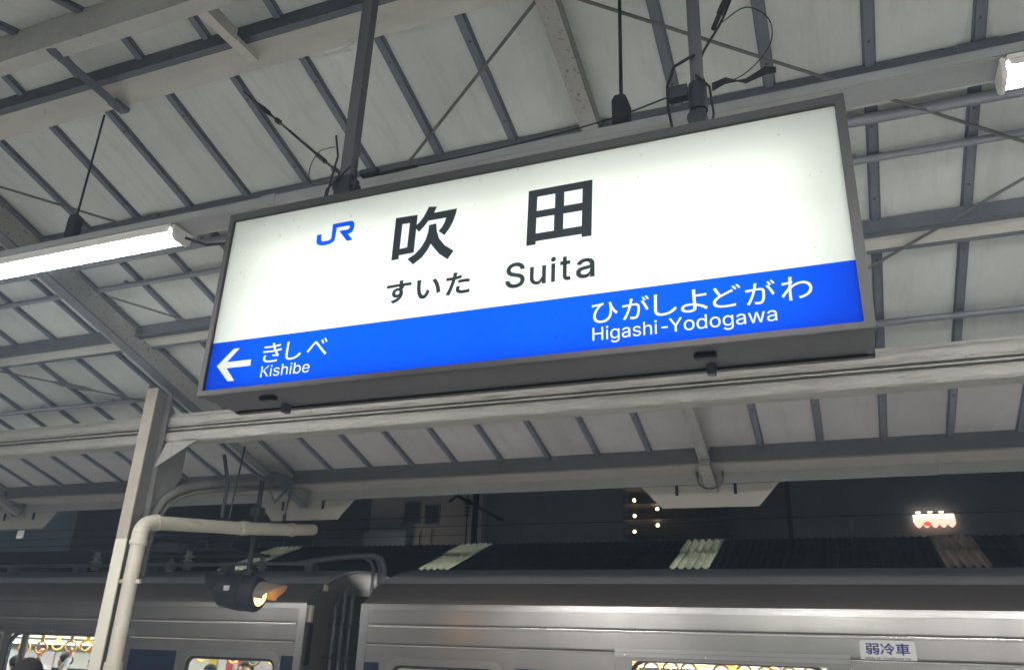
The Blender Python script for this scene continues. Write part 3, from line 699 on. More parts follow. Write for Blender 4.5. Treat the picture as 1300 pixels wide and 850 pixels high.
wire('thin_wire',[(-1.42,2.11,1.612),(-1.0,2.12,1.622),(-.6,2.12,1.645),(-.37,2.105,1.675)],.0026,'thin black wire strung between the two sign hangers','cable',turn((-1.42,2.11,1.612),(-1.25,2.11,1.613),((0,.5,.007),(.5,.9,.006))))
wire('loop_cable',[(-1.70,2.2,1.85),(-1.79,2.22,1.86),(-1.84,2.24,1.80),(-1.80,2.22,1.71),(-1.68,2.16,1.655),(-1.58,2.11,1.62)],.0019,'thin black cable looping left of the left sign hanger')
wire('loop_cable',[(-.20,2.12,1.93),(-.12,2.12,1.97),(-.055,2.12,1.90),(-.06,2.12,1.80),(-.13,2.12,1.72),(-.20,2.12,1.69)],.0019,'thin black cable looping right of the right sign hanger')
m_ = MB(); random.seed(3)
for k in range(4):
    m_.tube([(-.24,2.10,1.66+.008*k),(-.20,2.11,1.685+.006*k),(-.14,2.12,1.69-.004*k),(-.08,2.12,1.72-.008*k),(-.05,2.12,1.71-.005*k)],.0028,6)
m_.tube([(-.285,2.085,1.80),(-.35,2.085,1.77),(-.375,2.085,1.70),(-.375,2.085,1.62),(-.36,2.085,1.50)],.005,6)
m_.tube([(-.285,2.085,1.72),(-.245,2.08,1.66),(-.238,2.08,1.56),(-.245,2.08,1.50)],.004,6)
tag(m_.build('cable_bundle','cable',smooth=40),'tangle of black cables bunched at the foot of the right sign hanger','cable')
m_ = MB()
m_.tube([(-1.61,2.08,1.80),(-1.585,2.075,1.70),(-1.60,2.07,1.58),(-1.612,2.07,1.48)],.004,6); m_.tube([(-1.50,2.075,1.66),(-1.495,2.075,1.56),(-1.515,2.075,1.48)],.004,6); m_.tube([(-1.52,2.07,1.64),(-1.61,2.07,1.56),(-1.62,2.07,1.48)],.004,6)
tag(m_.build('cable_bundle','cable',smooth=40),'black cables dropping along the left sign hanger to the sign top','cable')

# ------------------------------------------------------------------ signal lamp hung from the rafter end
sl = empty('signal_lamp', (-5.02,6.12,1.50), 'round black signal lamp with lit orange lens hanging before the left train car', 'signal')
m_ = MB(); m_.tube([(-5.02,6.12,.66),(-5.02,6.12,1.50)],.022,10); m_.tube([(-5.02,6.12,1.15),(-5.02,6.12,1.22)],.034,10); m_.box(-5.07,-4.97,6.08,6.16,1.17,1.25); m_.build('pole','dark',sl,smooth=40)
ax = Vector((.97,.10,-.12)).normalized(); c0 = Vector((-5.06,6.11,.505))
m_ = MB(); m_.lathe([(.05,-.20),(.13,-.195),(.150,-.17),(.150,-.05),(.158,-.045),(.158,.045),(.150,.05),(.150,.17),(.13,.195),(.11,.2)],c0,ax,24); m_.tube([(-5.02,6.12,.62),(-5.02,6.12,.70)],.05,12); m_.build('body','dark',sl,smooth=40)
m_ = MB(); m_.lathe([(.098,.0),(.085,.02),(.04,.035),(.005,.04)],c0+ax*.19,ax,20); m_.build('lens','orange',sl,smooth=60)
def hood(c, ax_, r, L_, name, m):
    u = ax_.cross(Vector((0,0,1))).normalized(); w = u.cross(ax_); vs = []; fs = []; n = 14
    for i in range(n+1):
        a = math.pi*(i/n)*1.15 - .235
        ln = L_*(.45+.55*max(0,math.sin(a)))
        for t in (0,ln):
            for q in (r, r+.006): vs.append(c+ax_*t+(u*math.cos(a)+w*math.sin(a))*q)
    for i in range(n):
        k = 4*i; fs += [(k,k+4,k+6,k+2),(k+1,k+3,k+7,k+5),(k+2,k+6,k+7,k+3)]
    MB().add(vs,fs).build(name,m,sl,smooth=50)
hood(c0+ax*.19,ax,.112,.24,'hood','hood_lit'); hood(c0-ax*.19,-ax,.112,.20,'hood','dark')
m_ = MB()
pl = c0+Vector((-.03,-.155,.02)); m_.box(pl.x-.03,pl.x+.03,pl.y-.01,pl.y+.004,pl.z-.02,pl.z+.02); m_.build('name_plate','porc',sl)

# ------------------------------------------------------------------ the stopped train
YT = 8.2; YB = 11.1
def side_wall(x0,x1,ops,ztop=.150,zbot=-2.6):
    m_ = MB(); x = x0
    for a,b,zb,zt in sorted(ops):
        m_.box(x,a,YT,YT+.05,zbot,ztop); m_.box(a,b,YT,YT+.05,zt,ztop); m_.box(a,b,YT,YT+.05,zbot,zb); x = b
    m_.box(x,x1,YT,YT+.05,zbot,ztop)
    m_.box(x0,x1,YT,YT+.05,ztop,.50); return m_
ROOF = [(8.205,.553),(8.225,.60),(8.288,.645),(8.388,.742),(8.52,.808)]
CROWN = [(8.52,.808),(8.667,.877),(8.95,.979),(9.22,1.032),(9.65,1.062),(10.08,1.032),(10.35,.979),(10.63,.877),(10.78,.808)]
ROOF2 = [(2*9.65-y,z) for y,z in reversed(ROOF)]
def car(label, x0, x1, windows, doors, bands, end):
    t = empty('train_car', ((x0+x1)/2,9.65,-2.8), label, 'train car', 'cars of the stopped train')
    ops = [(a,b,-.85,zt) for a,b,zt in windows] + [(a,b,-1.75,zt) for a,b,zt,_ in doors]
    side_wall(x0,x1,ops).build('side_wall','steel',t)
    m_ = MB(); m_.box(x0,x1,YT-.016,YT+.05,.5005,.556); m_.box(x0,x1,YT-.020,YT-.004,.549,.562); m_.build('gutter_rail','steel2',t,bevel=.004)
    def bead(z,h,x0_,x1_,nm='bead'):
        m_ = MB(); m_.prism([(YT+.001,z-h),(YT-.020,z-h*.8),(YT-.026,z-h*.2),(YT-.020,z+h*.5),(YT+.001,z+h)],'x',x0_,x1_); m_.build(nm,'steel2',t,smooth=50)
    bead(.342,.021,x0+.12,x1-.12)
    xs_ = x0+.12
    for a,b,zt,hz in sorted(doors):
        if a > xs_: bead(.148,.018,xs_,a-.003)
        xs_ = b+.003
    bead(.148,.018,xs_,x1-.12)
    for xe in (x0,x1):
        s = 1 if xe == x0 else -1
        a,b = sorted((xe+s*.001,xe+s*.10)); m_ = MB(); m_.box(a,b,YT-.012,YT-.001,-2.6,.50); m_.build('corner_strip','steel2',t,bevel=.004)
    for a,b,zt in windows:
        o_ = rrect(a-.075,b+.075,-.93,zt+.075,.16); i_ = rrect(a,b,-.85,zt,.10)
        f = MB().ring(o_,i_,'y',YT-.014,YT+.03).build('window_frame','steel2',t,bevel=.005)
        MB().ring(rrect(a,b,-.85,zt,.10),rrect(a+.03,b-.03,-.82,zt-.028,.08),'y',YT+.004,YT+.028).build('gasket','rubber',f)
        MB().box(a+.01,b-.01,YT+.014,YT+.018,-.84,zt-.01).build('pane','pane',f)
    for a,b,zt,hz in doors:
        m_ = MB(); m_.box(a,b,YT-.024,YT-.001,hz-.038,hz-.002); m_.box(a,b,YT-.018,YT-.001,hz+.002,hz+.036)
        for k in range(6): 
            xx = a+.1+k*(b-a-.2)/5; m_.lathe([(.009,0),(.009,.006),(.004,.008)],(xx,YT-.024,hz-.02),(0,-1,0),8)
        m_.build('door_header','steel2',t,bevel=.003)
        wa,wb = a+.16,b-.20
        d = MB().ring([(a+.004,-1.745),(b-.004,-1.745),(b-.004,hz-.044),(a+.004,hz-.044)],[(wa,-.95),(wb,-.95),(wb,zt),(wa,zt)],'y',YT+.012,YT+.045).build('sliding_door','steel',t)
        o_ = rrect(wa-.02,wb+.02,-.97,zt+.02,.16); i_ = rrect(wa+.01,wb-.01,-.94,zt-.01,.14)
        MB().ring(o_,i_,'y',YT+.002,YT+.044).build('gasket','rubber',d)
        MB().box(wa,wb,YT+.022,YT+.026,-.95,zt).build('pane','pane',d)
    for a,b,zt in bands:
        MB().box(a,b,YT-.004,YT-.0005,-.6,zt).build('colour_band','navy',t)
    # roof
    rp = lambda P_, nm, m, dz: (lambda m_: m_.build(nm,m,t,smooth=40))(MB().prism(P_+[(y,z-dz) for y,z in reversed(P_)],'x',x0+.03,x1-.03))
    rp(ROOF,'cove','roofdark',.03); rp(ROOF2,'cove','roofdark',.03); rp(CROWN,'roof','roofgrey',.03)
    # body shell and inside
    MB().box(x0,x1,YB-.05,YB,-2.6,.553).build('rear_wall','interior',t)
    MB().box(x0+.01,x1-.01,YT+.052,YB-.052,-1.95,-1.75).build('floor','floor_in',t)
    MB().box(x0+.01,x1-.01,YT+.052,YB-.052,.50,.53).build('ceiling','interior',t)
    for xe in (x0,x1):
        s = 1 if xe == x0 else -1
        a,b = sorted((xe+s*.0015,xe+s*.05)); m_ = MB()
        m_.prism([(YT+.001,-2.6),(YB-.001,-2.6),(YB-.001,.553)]+[(y,z-.034) for y,z in reversed(ROOF[2:]+CROWN[1:]+ROOF2[1:-2])]+[(YT+.001,.553)],'x',a,b); m_.build('end_wall','roofdark',t)
    for y in (9.1,10.2): MB().box(x0+.6,x1-.6,y-.09,y+.09,.47,.499).build('ceiling_light','ceil',t)
    m_ = MB(); m_.box(x0+.1,x1-.1,YB-.40,YB-.06,.02,.035); m_.tube([(x0+.1,YB-.42,.03),(x1-.1,YB-.42,.03)],.012,8); m_.build('luggage_rack','rail',t)
    MB().box(x0+.1,x1-.1,YB-.062,YB-.0505,.10,.128).build('dark_strip','rubber',t)
    for y in (8.82,10.45):
        m_ = MB(); m_.tube([(x0+.3,y,.20),(x1-.3,y,.20)],.014,8); m_.build('grab_rail','rail',t,smooth=40)
    x = x0+1.2
    while x < x1-2:
        MB().box(x,x+1.9,YB-.056,YB-.0502,-1.0,-.34).build('far_window','bglass',t); x += 2.9
    return t
lc = car('left train car of brushed steel with its window lit, partly behind the steel column', -25.8,-5.82, [(-7.44,-6.16,-.046),(-13.6,-12.0,-.046),(-16.4,-15.0,-.046),(-20.6,-19.2,-.046)],
    [(-10.62,-8.36,.135,.20),(-19.0,-17.0,.08,.145)], [(-8.34,-7.61,.003),(-6.09,-5.92,-.006)], 'r')
rc = car('right train car of brushed steel with the white sticker on its side', -5.10,14.9, [(-4.66,-3.43,-.055),(.42,1.75,-.055),(5.6,7.0,-.055)],
    [(-2.21,-.095,.074,.145),(2.6,4.7,.074,.145)], [(-5.0,-4.82,-.036),(-3.24,-2.3,-.040)], 'l')
# sticker
st = tag(MB().prism(rrect(-.008,.436,.134,.310,.022),'y',YT-.0225,YT-.021).build('sticker','sticker',rc), 'white rounded sticker with blue writing')
m_ = MB(); letter(m_,'弱冷車',.036,.390,.192,.288,YT-.0235,.020); m_.build('kanji_print','stblue',st)
m_ = MB(); letter(m_,'Mildly Air-Conditioned Car',.030,.391,.150,.174,YT-.0235,.014); m_.build('roman_print','stnavy',st)
# fittings at the gap between the cars
for t,xs_,m in ((lc,-5.805,1),(rc,-5.115,-1)):
    m_ = MB(); m_.box(xs_-.006,xs_+.006,8.46,8.54,.72,.79); m_.build('end_plate','ivory',t)
    m_ = MB(); m_.box(xs_-.02,xs_+.02,8.24,8.28,.36,.54); m_.build('end_plate','ivory' if m>0 else 'plank',t)
    m_ = MB(); m_.box(xs_-.012,xs_+.012,8.23,8.32,-.1,.34); m_.build('corner_rubber','rubber',t)
m_ = MB()
for k in range(9):
    a = -5.80+k*.076; m_.box(a,a+.05,9.05,10.25,-1.9,.62)
m_.build('gangway_bellows','gang',lc)
MB().box(-5.79,-5.13,8.98,9.02,-1.9,.70).build('gangway_shield','gang',lc)
for x,y,z in ((-5.60,8.62,.72),(-5.52,8.66,.66),(-5.70,8.6,.55),(-5.30,8.7,.60)):
    m_ = MB(); m_.tube([(x,y,-1.7),(x,y,z),(x-.08,y+.2,z+.10)],.022,8); m_.build('jumper_cable','rafter2',lc,smooth=50)
m_ = MB(); m_.box(-5.79,-5.14,8.55,8.57,-.02,.0); m_.box(-5.79,-5.14,8.60,8.62,.33,.35); m_.build('cable_bracket','gang',lc)
for k,(x,y,z,r_) in enumerate(((-5.36,8.80,1.145,.022),(-5.30,8.84,1.165,.02),(-5.20,8.78,1.160,.034))):
    m_ = MB(); m_.tube([(-6.6,y+.2,1.10),(-5.9,y+.1,z),(x-.18,y,z),(x-.06,y,z-.04),(x,y,z-.14),(x,y,z-.45)]+([(x-.15,y+.1,z-.75)] if k==2 else []),r_,10); m_.build('roof_hose','conduit',lc,smooth=50)
m_ = MB(); m_.tube([(-25,9.1,1.095),(-6.6,9.0,1.10)],.022,8)
for k in range(14): m_.box(-24-.06+k*1.35,-24+.06+k*1.35,9.0,9.15,1.0,1.10)
m_.build('roof_pipe','conduit',lc,smooth=40)
for x,y in ((-8.62,9.2),(-7.9,9.9),(-10.35,9.2),(-9.6,9.9)):
    m_ = MB(); m_.lathe([(.05,0),(.05,.03),(.085,.04),(.085,.05),(.045,.06),(.045,.10),(.085,.11),(.085,.12),(.045,.13),(.045,.17),(.08,.18),(.08,.19),(.04,.2),(.04,.26)],(x,y,1.05),(0,0,1),14); m_.build('insulator','porc',lc,smooth=40)
m_ = MB()
for (a,b) in (((-10.5,9.2,1.32),(-7.8,9.2,1.32)),((-10.5,9.9,1.32),(-7.8,9.9,1.32)),((-10.4,9.2,1.33),(-10.4,9.9,1.33)),((-7.9,9.2,1.33),(-7.9,9.9,1.33)),((-10.3,9.5,1.34),(-8.6,9.5,1.52)),((-8.6,9.5,1.52),(-10.0,9.5,1.62))):
    m_.tube([a,b],.022,8)
m_.box(-9.2,-8.75,9.12,9.3,1.30,1.42); m_.build('folded_pantograph','rafter2',lc,smooth=40)
# things inside
for a,b,z0,z1,m in ((-9.6,-9.45,-.34,-.10,'blue'),(-9.40,-9.25,-.32,-.10,'stblue'),):
    pass
ADS = {}
def ad(nm,col): ADS[nm] = mat('poster_'+nm, col, .5, var=.25, vscale=14)
ad('yellow',(.75,.55,.05)); ad('red',(.55,.03,.06)); ad('green',(.25,.6,.45)); ad('pale',(.7,.62,.66)); ad('violet',(.25,.2,.45)); ad('white',(.75,.75,.72))
for x,w,nm,zt in ((-9.55,.16,'yellow',-.08),(-9.2,.12,'red',-.08),(-8.98,.10,'red',-.09),(-8.88,.20,'green',-.09),(-8.62,.42,'pale',-.09),(-14.2,.5,'white',-.02),(-13.4,.5,'pale',-.02)):
    MB().box(x,x+w,YB-.075,YB-.066,zt-.36,zt).build('poster',ADS[nm],lc)
for x,w,nm in ((-1.55,.12,'yellow'),(-1.40,.28,'pale'),(-1.05,.14,'violet'),(-.85,.34,'white'),(-2.6,.4,'white'),(-.4,.4,'pale')):
    MB().box(x,x+w,YB-.075,YB-.066,-.30,.09).build('poster',ADS[nm],rc)
def hand_strap(x,y,z,ang,label,group):
    t = empty('hand_strap', (x,y,z), label, 'strap', group)
    ca,sa = math.cos(ang),math.sin(ang)
    m_ = MB(); pts = [(x+.074*math.cos(a)*ca, y+.081*math.cos(a)*sa, z+.074*math.sin(a)) for a in [R(q) for q in range(0,361,20)]]
    m_.tube(pts,.0125,8,cap=False); m_.build('ring','strap',t,smooth=60)
    m_ = MB(); m_.hexa([(x-.022*ca,y-.022*sa-.004,z+.07),(x+.022*ca,y+.022*sa-.004,z+.07),(x+.022*ca,y+.022*sa+.004,z+.07),(x-.022*ca,y-.022*sa+.004,z+.07),(x-.02*ca,y-.02*sa-.004,.20),(x+.02*ca,y+.02*sa-.004,.20),(x+.02*ca,y+.02*sa+.004,.20),(x-.02*ca,y-.02*sa+.004,.20)]); m_.build('belt','strap',t)
    return t
random.seed(11)
ORD = ['first','second','third','fourth','fifth','sixth','seventh','eighth']
for k,x in enumerate((-2.0,-1.80,-1.62,-1.30,-1.08,-.88,-.66,-.47)): hand_strap(x,8.82,.005+random.uniform(-.008,.008),random.uniform(-.5,.7),ORD[k]+' big orange ring strap from the left behind the lit right car window','straps in the right car')
for k,x in enumerate((-2.6,-2.2,-1.75,-1.35,-.95)): hand_strap(x,10.45,.0,random.uniform(-.5,.7),ORD[k]+' small orange ring strap from the left on the far rail of the right car','far straps in the right car')
for x in (-10.05,): hand_strap(x,8.82,.0,.35,'big orange ring strap in the left doorway, held by a raised hand','straps in the left car')
for x,z,lb in ((-10.60,-.03,'yellow strap gripped by the passenger with short black hair in the left doorway'),(-10.93,-.03,'yellow strap at the left edge of the doorway, gripped by a raised hand')): hand_strap(x,8.82,z,.5,lb,'straps in the left car')
for x,y,lb in ((-9.75,8.82,'free orange ring strap just right of the held one in the left doorway'),(-9.4,8.82,'orange ring strap in the left doorway, next to the steel column'),(-11.6,10.45,'small orange strap on the far rail, right part of the left doorway'),(-12.2,10.45,'small orange strap on the far rail, middle of the left doorway')): hand_strap(x,y,.02,.6,lb,'straps in the left car')
for k,(x,y) in enumerate(((-9.2,10.45),(-8.6,10.45),(-7.9,10.45),(-6.95,8.82))): hand_strap(x,y,-.06,.3,ORD[k]+' orange strap from the left behind the small lit window of the left car','straps behind the left window')

# ------------------------------------------------------------------ people
def skin_mesh(nodes, edges, rad, sub=1):
    me = bpy.data.meshes.new('body'); me.from_pydata(nodes, edges, [])
    ob = bpy.data.objects.new('body', me); COL.objects.link(ob)
    md = ob.modifiers.new('skin','SKIN'); md.use_smooth_shade = True
    sv = me.skin_vertices[0].data
    for i,r in enumerate(rad):
        sv[i].radius = (r,r) if not isinstance(r,tuple) else r; sv[i].use_root = (i == 0)
    sb = ob.modifiers.new('sub','SUBSURF'); sb.levels = sub; sb.render_levels = sub
    dg = bpy.context.evaluated_depsgraph_get(); m2 = bpy.data.meshes.new_from_object(ob.evaluated_get(dg))
    bpy.data.objects.remove(ob); bpy.data.meshes.remove(me)
    return m2
def person(x, y, h, face, label, top_col, arms, hairstyle='short', legs_col=(.03,.03,.04)):
    """standing figure, face = heading angle; arms: per side None (hanging) or a hand point (x,y,z)"""
    z0 = -EYE; s = h/1.70; c,sn = math.cos(face),math.sin(face)
    def W_(a,b,z): return Vector((x+(a*c-b*sn)*s, y+(a*sn+b*c)*s, z0+z*s))   # a = to the right, b = forward
    t = empty('person', (x,y,z0), label, 'person')
    N=[];E_=[];Q=[];tag_=[]
    def nd(p,r,par=None,z='b'):
        N.append(tuple(p)); Q.append(r*s); tag_.append(z)
        if par is not None: E_.append((par,len(N)-1))
        return len(N)-1
    pel = nd(W_(0,0,.92),.135); wst = nd(W_(0,0,1.08),.125,pel); chs = nd(W_(0,0,1.28),.14,wst); nk0 = nd(W_(0,-.01,1.42),.075,chs)
    nk = nd(W_(0,.0,1.49),.052,nk0); jaw = nd(W_(0,.018,1.545),.066,nk); skl = nd(W_(0,.012,1.61),.082,jaw); top = nd(W_(0,.0,1.655),.062,skl)
    cloth = [];
    legs=[]
    for sd in (-1,1):
        hp_ = nd(W_(.09*sd,0,.86),.095,pel); kn = nd(W_(.10*sd,.02,.48),.065,hp_); an = nd(W_(.105*sd,0,.08),.045,kn); nd(W_(.11*sd,.14,.035),.038,an)
        sh = nd(W_(.18*sd,0,1.38),.062,chs); hand = arms[0 if sd<0 else 1]
        S_ = W_(.18*sd,0,1.38)
        if hand is None:
            el = nd(W_(.24*sd,-.02,1.10),.042,sh); wr = nd(W_(.25*sd,.06,.86),.028,el); d = Vector((0,0,-1)); wrp = W_(.25*sd,.06,.86)
        else:
            H_ = Vector(hand); d = (H_-S_); L_ = d.length; mid = S_+d*.5; out = W_(.35*sd,.12,1.30)-S_
            bend = max(0,(.58*s)**2-(L_)**2)**.5*.5
            e = mid+out.normalized()*max(.05,bend)
            el = nd(e,.042,sh); wrp = H_-Vector((0,0,.075))*s; wr = nd(wrp,.028,el); d = (H_-wrp).normalized()
        u = d.cross(Vector((c,sn,.1))).normalized(); v_ = u.cross(d)
        pm = nd(wrp+d*.045*s,.030,wr)
        for k,(off,ln) in enumerate(((-.027,.062),(-.009,.072),(.010,.068),(.027,.052))):
            a_ = nd(wrp+d*.085*s+u*off*s,.0095,pm); b_ = nd(wrp+d*(.085+ln*.5)*s+u*off*s+v_*.018*s,.0085,a_); nd(wrp+d*(.085+ln*.62)*s+u*off*s+v_*.045*s,.0075,b_)
        th = nd(wrp+d*.05*s+u*-.04*s+v_*.015*s,.011,pm); nd(wrp+d*.085*s+u*-.048*s+v_*.035*s,.009,th)
    for sd in (-1,1): nd(W_(.083*sd,.0,1.585),.016,skl)     # ears
    nd(W_(0,.108,1.582),.013,skl)                             # nose
    me = skin_mesh(N,E_,Q); me.transform(Matrix.Translation(-Vector(t['_o'])))
    body = bpy.data.objects.new('body', me); COL.objects.link(body); body.parent = t; me.materials.append(MT['skin']); body['_o']=t['_o']
    # eyes, mouth
    m_ = MB()
    for sd in (-1,1): m_.ball(W_(.032*sd,.080,1.598),.010*s,8,6)
    m_.build('eyes','rubber',t,smooth=60)
    m_ = MB(); m_.ball(W_(0,.083,1.548),.017*s,8,6,(1,.5,.35)); m_.build('mouth',MOUTH,t,smooth=60)
    # hair cap: upper back of the head
    m_ = MB(); ce = W_(0,-.012,1.615); r_ = .101*s; k = 14
    vs=[];fs=[]
    for i in range(8):
        for j in range(k):
            a = 2*math.pi*j/k; fwd = math.sin(a)
            lim = (1.25 if fwd > .3 else 2.15 if hairstyle=='short' else 2.6) if abs(fwd) > .3 else 1.7
            th_ = lim*i/7; wob = 1+.03*math.sin(5*a+i)
            p = Vector((math.sin(th_)*math.cos(a)*.90, math.sin(th_)*math.sin(a)*1.02, math.cos(th_)*.98))*r_*wob
            vs.append(ce+Vector((p.x*c-p.y*sn, p.x*sn+p.y*c, p.z)))
    for i in range(7):
        for j in range(k): fs.append((i*k+j,(i+1)*k+j,(i+1)*k+(j+1)%k,i*k+(j+1)%k))
    m_.add(vs,fs).build('hair','hair',t,smooth=80)
    # clothes: a slightly larger skin over trunk and upper arms, another over the legs
    def sub(idx_edges, grow, nm, m):
        idx = sorted({i for e in idx_edges for i in e}); mp = {i:k for k,i in enumerate(idx)}
        me = skin_mesh([N[i] for i in idx],[(mp[a],mp[b]) for a,b in idx_edges],[Q[i]*1.0+grow*s for i in idx]); me.transform(Matrix.Translation(-Vector(t['_o'])))
        o = bpy.data.objects.new(nm, me); COL.objects.link(o); o.parent = t; me.materials.append(m); o['_o']=t['_o']
    tr = [e for e in E_ if set(e) <= {pel,wst,chs,nk0}]
    arm = [e for e in E_ if e[0] == chs and e[1] != nk0]; el_ = [e for e in E_ if e[0] in [a[1] for a in arm]]; fr = [e for e in E_ if e[0] in [a[1] for a in el_]]
    cm = mat('cloth_'+label[:12], top_col, .85, var=.15, vscale=20)
    sub(tr+arm+el_+fr, .012, 'jacket', cm)
    lg = [e for e in E_ if e[0] == pel and e[1] != wst]; k2 = [e for e in E_ if e[0] in [a[1] for a in lg]]; k3 = [e for e in E_ if e[0] in [a[1] for a in k2]]
    sub(lg+k2+k3, .012, 'trousers', mat('trousers_'+label[:10], legs_col, .85))
    return t
MOUTH = mat('lip_tone', (.40,.16,.13), .5)
person(-4.78,3.93,1.665,R(8),'person with black hair seen from behind on the platform before the left doorway',(.03,.035,.045),(None,None))
person(-10.28,8.98,1.66,R(100),'passenger with short black hair in the left doorway gripping a strap beside the head',(.03,.03,.035),((-10.62,8.84,-.09),None))
person(-9.80,9.05,1.63,R(200),'passenger with dark hair in pale top raising an arm to the big ring strap',(.55,.56,.58),(None,(-10.02,8.84,-.06)))
person(-11.25,9.0,1.60,R(60),'passenger at the left edge of the doorway with one hand up on a yellow strap',(.35,.12,.12),(None,(-10.95,8.84,-.09)))
person(-7.72,8.95,1.60,R(170),'passenger with dark hair low in the small lit window of the left car',(.10,.10,.12),(None,None))
person(-7.20,9.0,1.665,R(185),'passenger in dark clothes standing in the middle of the small lit window',(.02,.02,.022),(None,None),'long')
m_ = MB(); m_.tube([(-10.86,8.75,-1.75),(-10.86,8.75,.48)],.045,10); m_.build('stanchion','rubber',lc,smooth=40)

# ------------------------------------------------------------------ beyond the train: the next platform's roof and the town
nr = empty('far_canopy', (-3,16,1.6), 'dark corrugated roof of the next platform with a few pale skylight sheets', 'canopy')
def fz(y): return 1.57+.36*(y-14)
def corr(mb, x0,x1,y0,y1,dz,n,amp=.022,flip=0):
    seg = n*6; vs=[]; fs=[]
    for i in range(seg+1):
        x = x0+(x1-x0)*i/seg; w = amp*math.cos(2*math.pi*n*i/seg)
        for y in (y0,y1): vs += [(x,y,fz(y)+dz+w),(x,y,fz(y)+dz+w-.008)]
    for i in range(seg):
        k=4*i; fs += [(k,k+2,k+6,k+4),(k+1,k+5,k+7,k+3),(k,k+4,k+5,k+1),(k+2,k+3,k+7,k+6)]
    mb.add(vs,fs)
SKY_X = [-12.27,-7.54,-2.82,1.30]
gaps = [(x,x+.66 if x != 1.30 else x+.62) for x in SKY_X]
edges_ = []; cur = -30.0
for a,b in gaps: edges_.append((cur,a)); cur = b
edges_.append((cur,14.0))
for a,b in edges_:
    for y0,y1,dz in ((12.4,14.0,.0),(13.9,15.12,.012),(15.0,16.0,.024)):
        m_ = MB(); corr(m_,a,b,y0,y1,dz,max(2,int((b-a)/.13))); m_.build('roof_sheet','slate',nr,smooth=60)
for i,(a,b) in enumerate(gaps):
    m_ = MB(); corr(m_,a-.02,b+.02,12.4,14.0,.004,5); m_.build('roof_sheet','slate',nr,smooth=60)
    sm_ = 'sky_brown' if i == 3 else 'sky_sheet'
    m_ = MB(); corr(m_,a,b,13.95,15.10,.020,5,.03); m_.build('skylight',sm_,nr,smooth=60)
    m_ = MB(); corr(m_,a,b,14.90,15.85,.060,5,.03); m_.build('skylight',sm_,nr,smooth=60)
    MB().box(a+.05,b+.05,15.9,16.02,fz(15.9)+.05,fz(15.9)+.075).build('ridge_cap','purlin',nr)
m_ = MB(); m_.box(-30,14,16.0,16.14,fz(16)-.06,fz(16)+.02); m_.build('ridge_beam','slate',nr)
m_ = MB(); m_.hexa([(-30,16.14,fz(16)-.03),(14,16.14,fz(16)-.03),(14,19.6,fz(16)-1.25),(-30,19.6,fz(16)-1.25),(-30,16.14,fz(16)),(14,16.14,fz(16)),(14,19.6,fz(16)-1.22),(-30,19.6,fz(16)-1.22)]); m_.build('roof_sheet','slate',nr)
for x in (-21,-14,-5.2,4.5,10): MB().box(x-.08,x+.08,15.9,16.06,-EYE,fz(16)-.062).build('post','dark',nr)
for x,lb in ((-12.0,'below the leftmost skylight sheet'),(-7.2,'below the brightest skylight sheet'),(-2.3,'below the middle skylight sheet'),(7.0,'right of the brown skylight sheet')):
    t = empty('far_platform_light', (x,15.0,.95), 'light tube under the next platform roof, '+lb, 'light', 'lights under the next platform roof')
    MB().box(x-.6,x+.6,14.95,15.05,1.0,1.05).build('housing','house',t)
    MB().tube([(x-.58,15.0,.98),(x+.58,15.0,.98)],.03,8).build('tube','farled' if 'farled' in MT else 'led',t)

# overhead line pole with insulators, and the wires
ol = empty('overhead_line_pole', (-9.2,20,-2.95), 'dark overhead line pole with a cross arm and insulators before the beige wall', 'pole')
m_ = MB(); m_.box(-9.27,-9.14,19.94,20.06,-2.95,7.5); m_.build('pole','dark',ol)
m_ = MB(); m_.tube([(-10.2,20,4.42),(-8.4,20,3.50)],.05,6); m_.tube([(-9.2,20,4.6),(-9.9,19.8,4.0)],.04,6); m_.build('cross_arm','dark',ol)
m_ = MB()
for k in range(5): m_.lathe([(.03,0),(.09,.02),(.09,.04),(.03,.06)],(-9.40,19.9,3.62+k*.10),(0,0,1),10)
m_.tube([(-9.40,19.9,2.6),(-9.40,19.9,4.4)],.018,6); m_.build('insulator_string','dark',ol,smooth=40)
for z,y,xe,lb in ((3.35,19.9,20,'middle one of the three thin black overhead wires before the beige wall'),(3.62,19.9,-9.28,'highest of the three thin black overhead wires, ending at the dark pole'),(3.08,19.7,-9.20,'lowest of the three thin black overhead wires before the beige wall')):
    m_ = MB(); m_.tube([(-60,y,z-.25),(-20,y,z-.04),(-9.3,y,z+.02)]+([(xe,y,z)] if xe > 0 else []),.008,6)
    tag(m_.build('overhead_wire','cable',smooth=40), lb, 'wire', 'overhead wires')
# buildings
def building(name, label, x0,x1,y0,y1,z1, m, wins=(), extra=None):
    t = empty(name, ((x0+x1)/2,(y0+y1)/2,-2.95), label, 'building')
    MB().box(x0,x1,y0,y1,-2.95,z1).build('wall',m,t)
    MB().box(x0-.3,x1+.3,y0-.3,y1+.3,z1+.003,z1+.4).build('roof','slate',t)
    for a,b,c,d in wins:
        f = MB().ring([(a-.08,c-.08),(b+.08,c-.08),(b+.08,d+.08),(a-.08,d+.08)],[(a,c),(b,c),(b,d),(a,d)],'y',y0-.06,y0-.001).build('window_frame','bdark',t)
        MB().box(a,b,y0-.03,y0-.002,c,d).build('pane','bglass',f)
    if extra: extra(t)
    return t
W1 = [(-22.7,-21.75,7.0,8.1),(-21.4,-20.6,6.95,7.9)]
def ex1(t):
    m_ = MB(); m_.box(-24.6,-22.0,39.0,39.7,5.2,6.4); m_.build('roof_unit','bdark',t)
    m_ = MB(); m_.tube([(-20.9,39.9,5.4),(-20.9,39.9,6.6)],.03,6); m_.tube([(-21.6,39.9,5.4),(-21.6,39.9,6.5)],.03,6); m_.build('drain','dark',t)
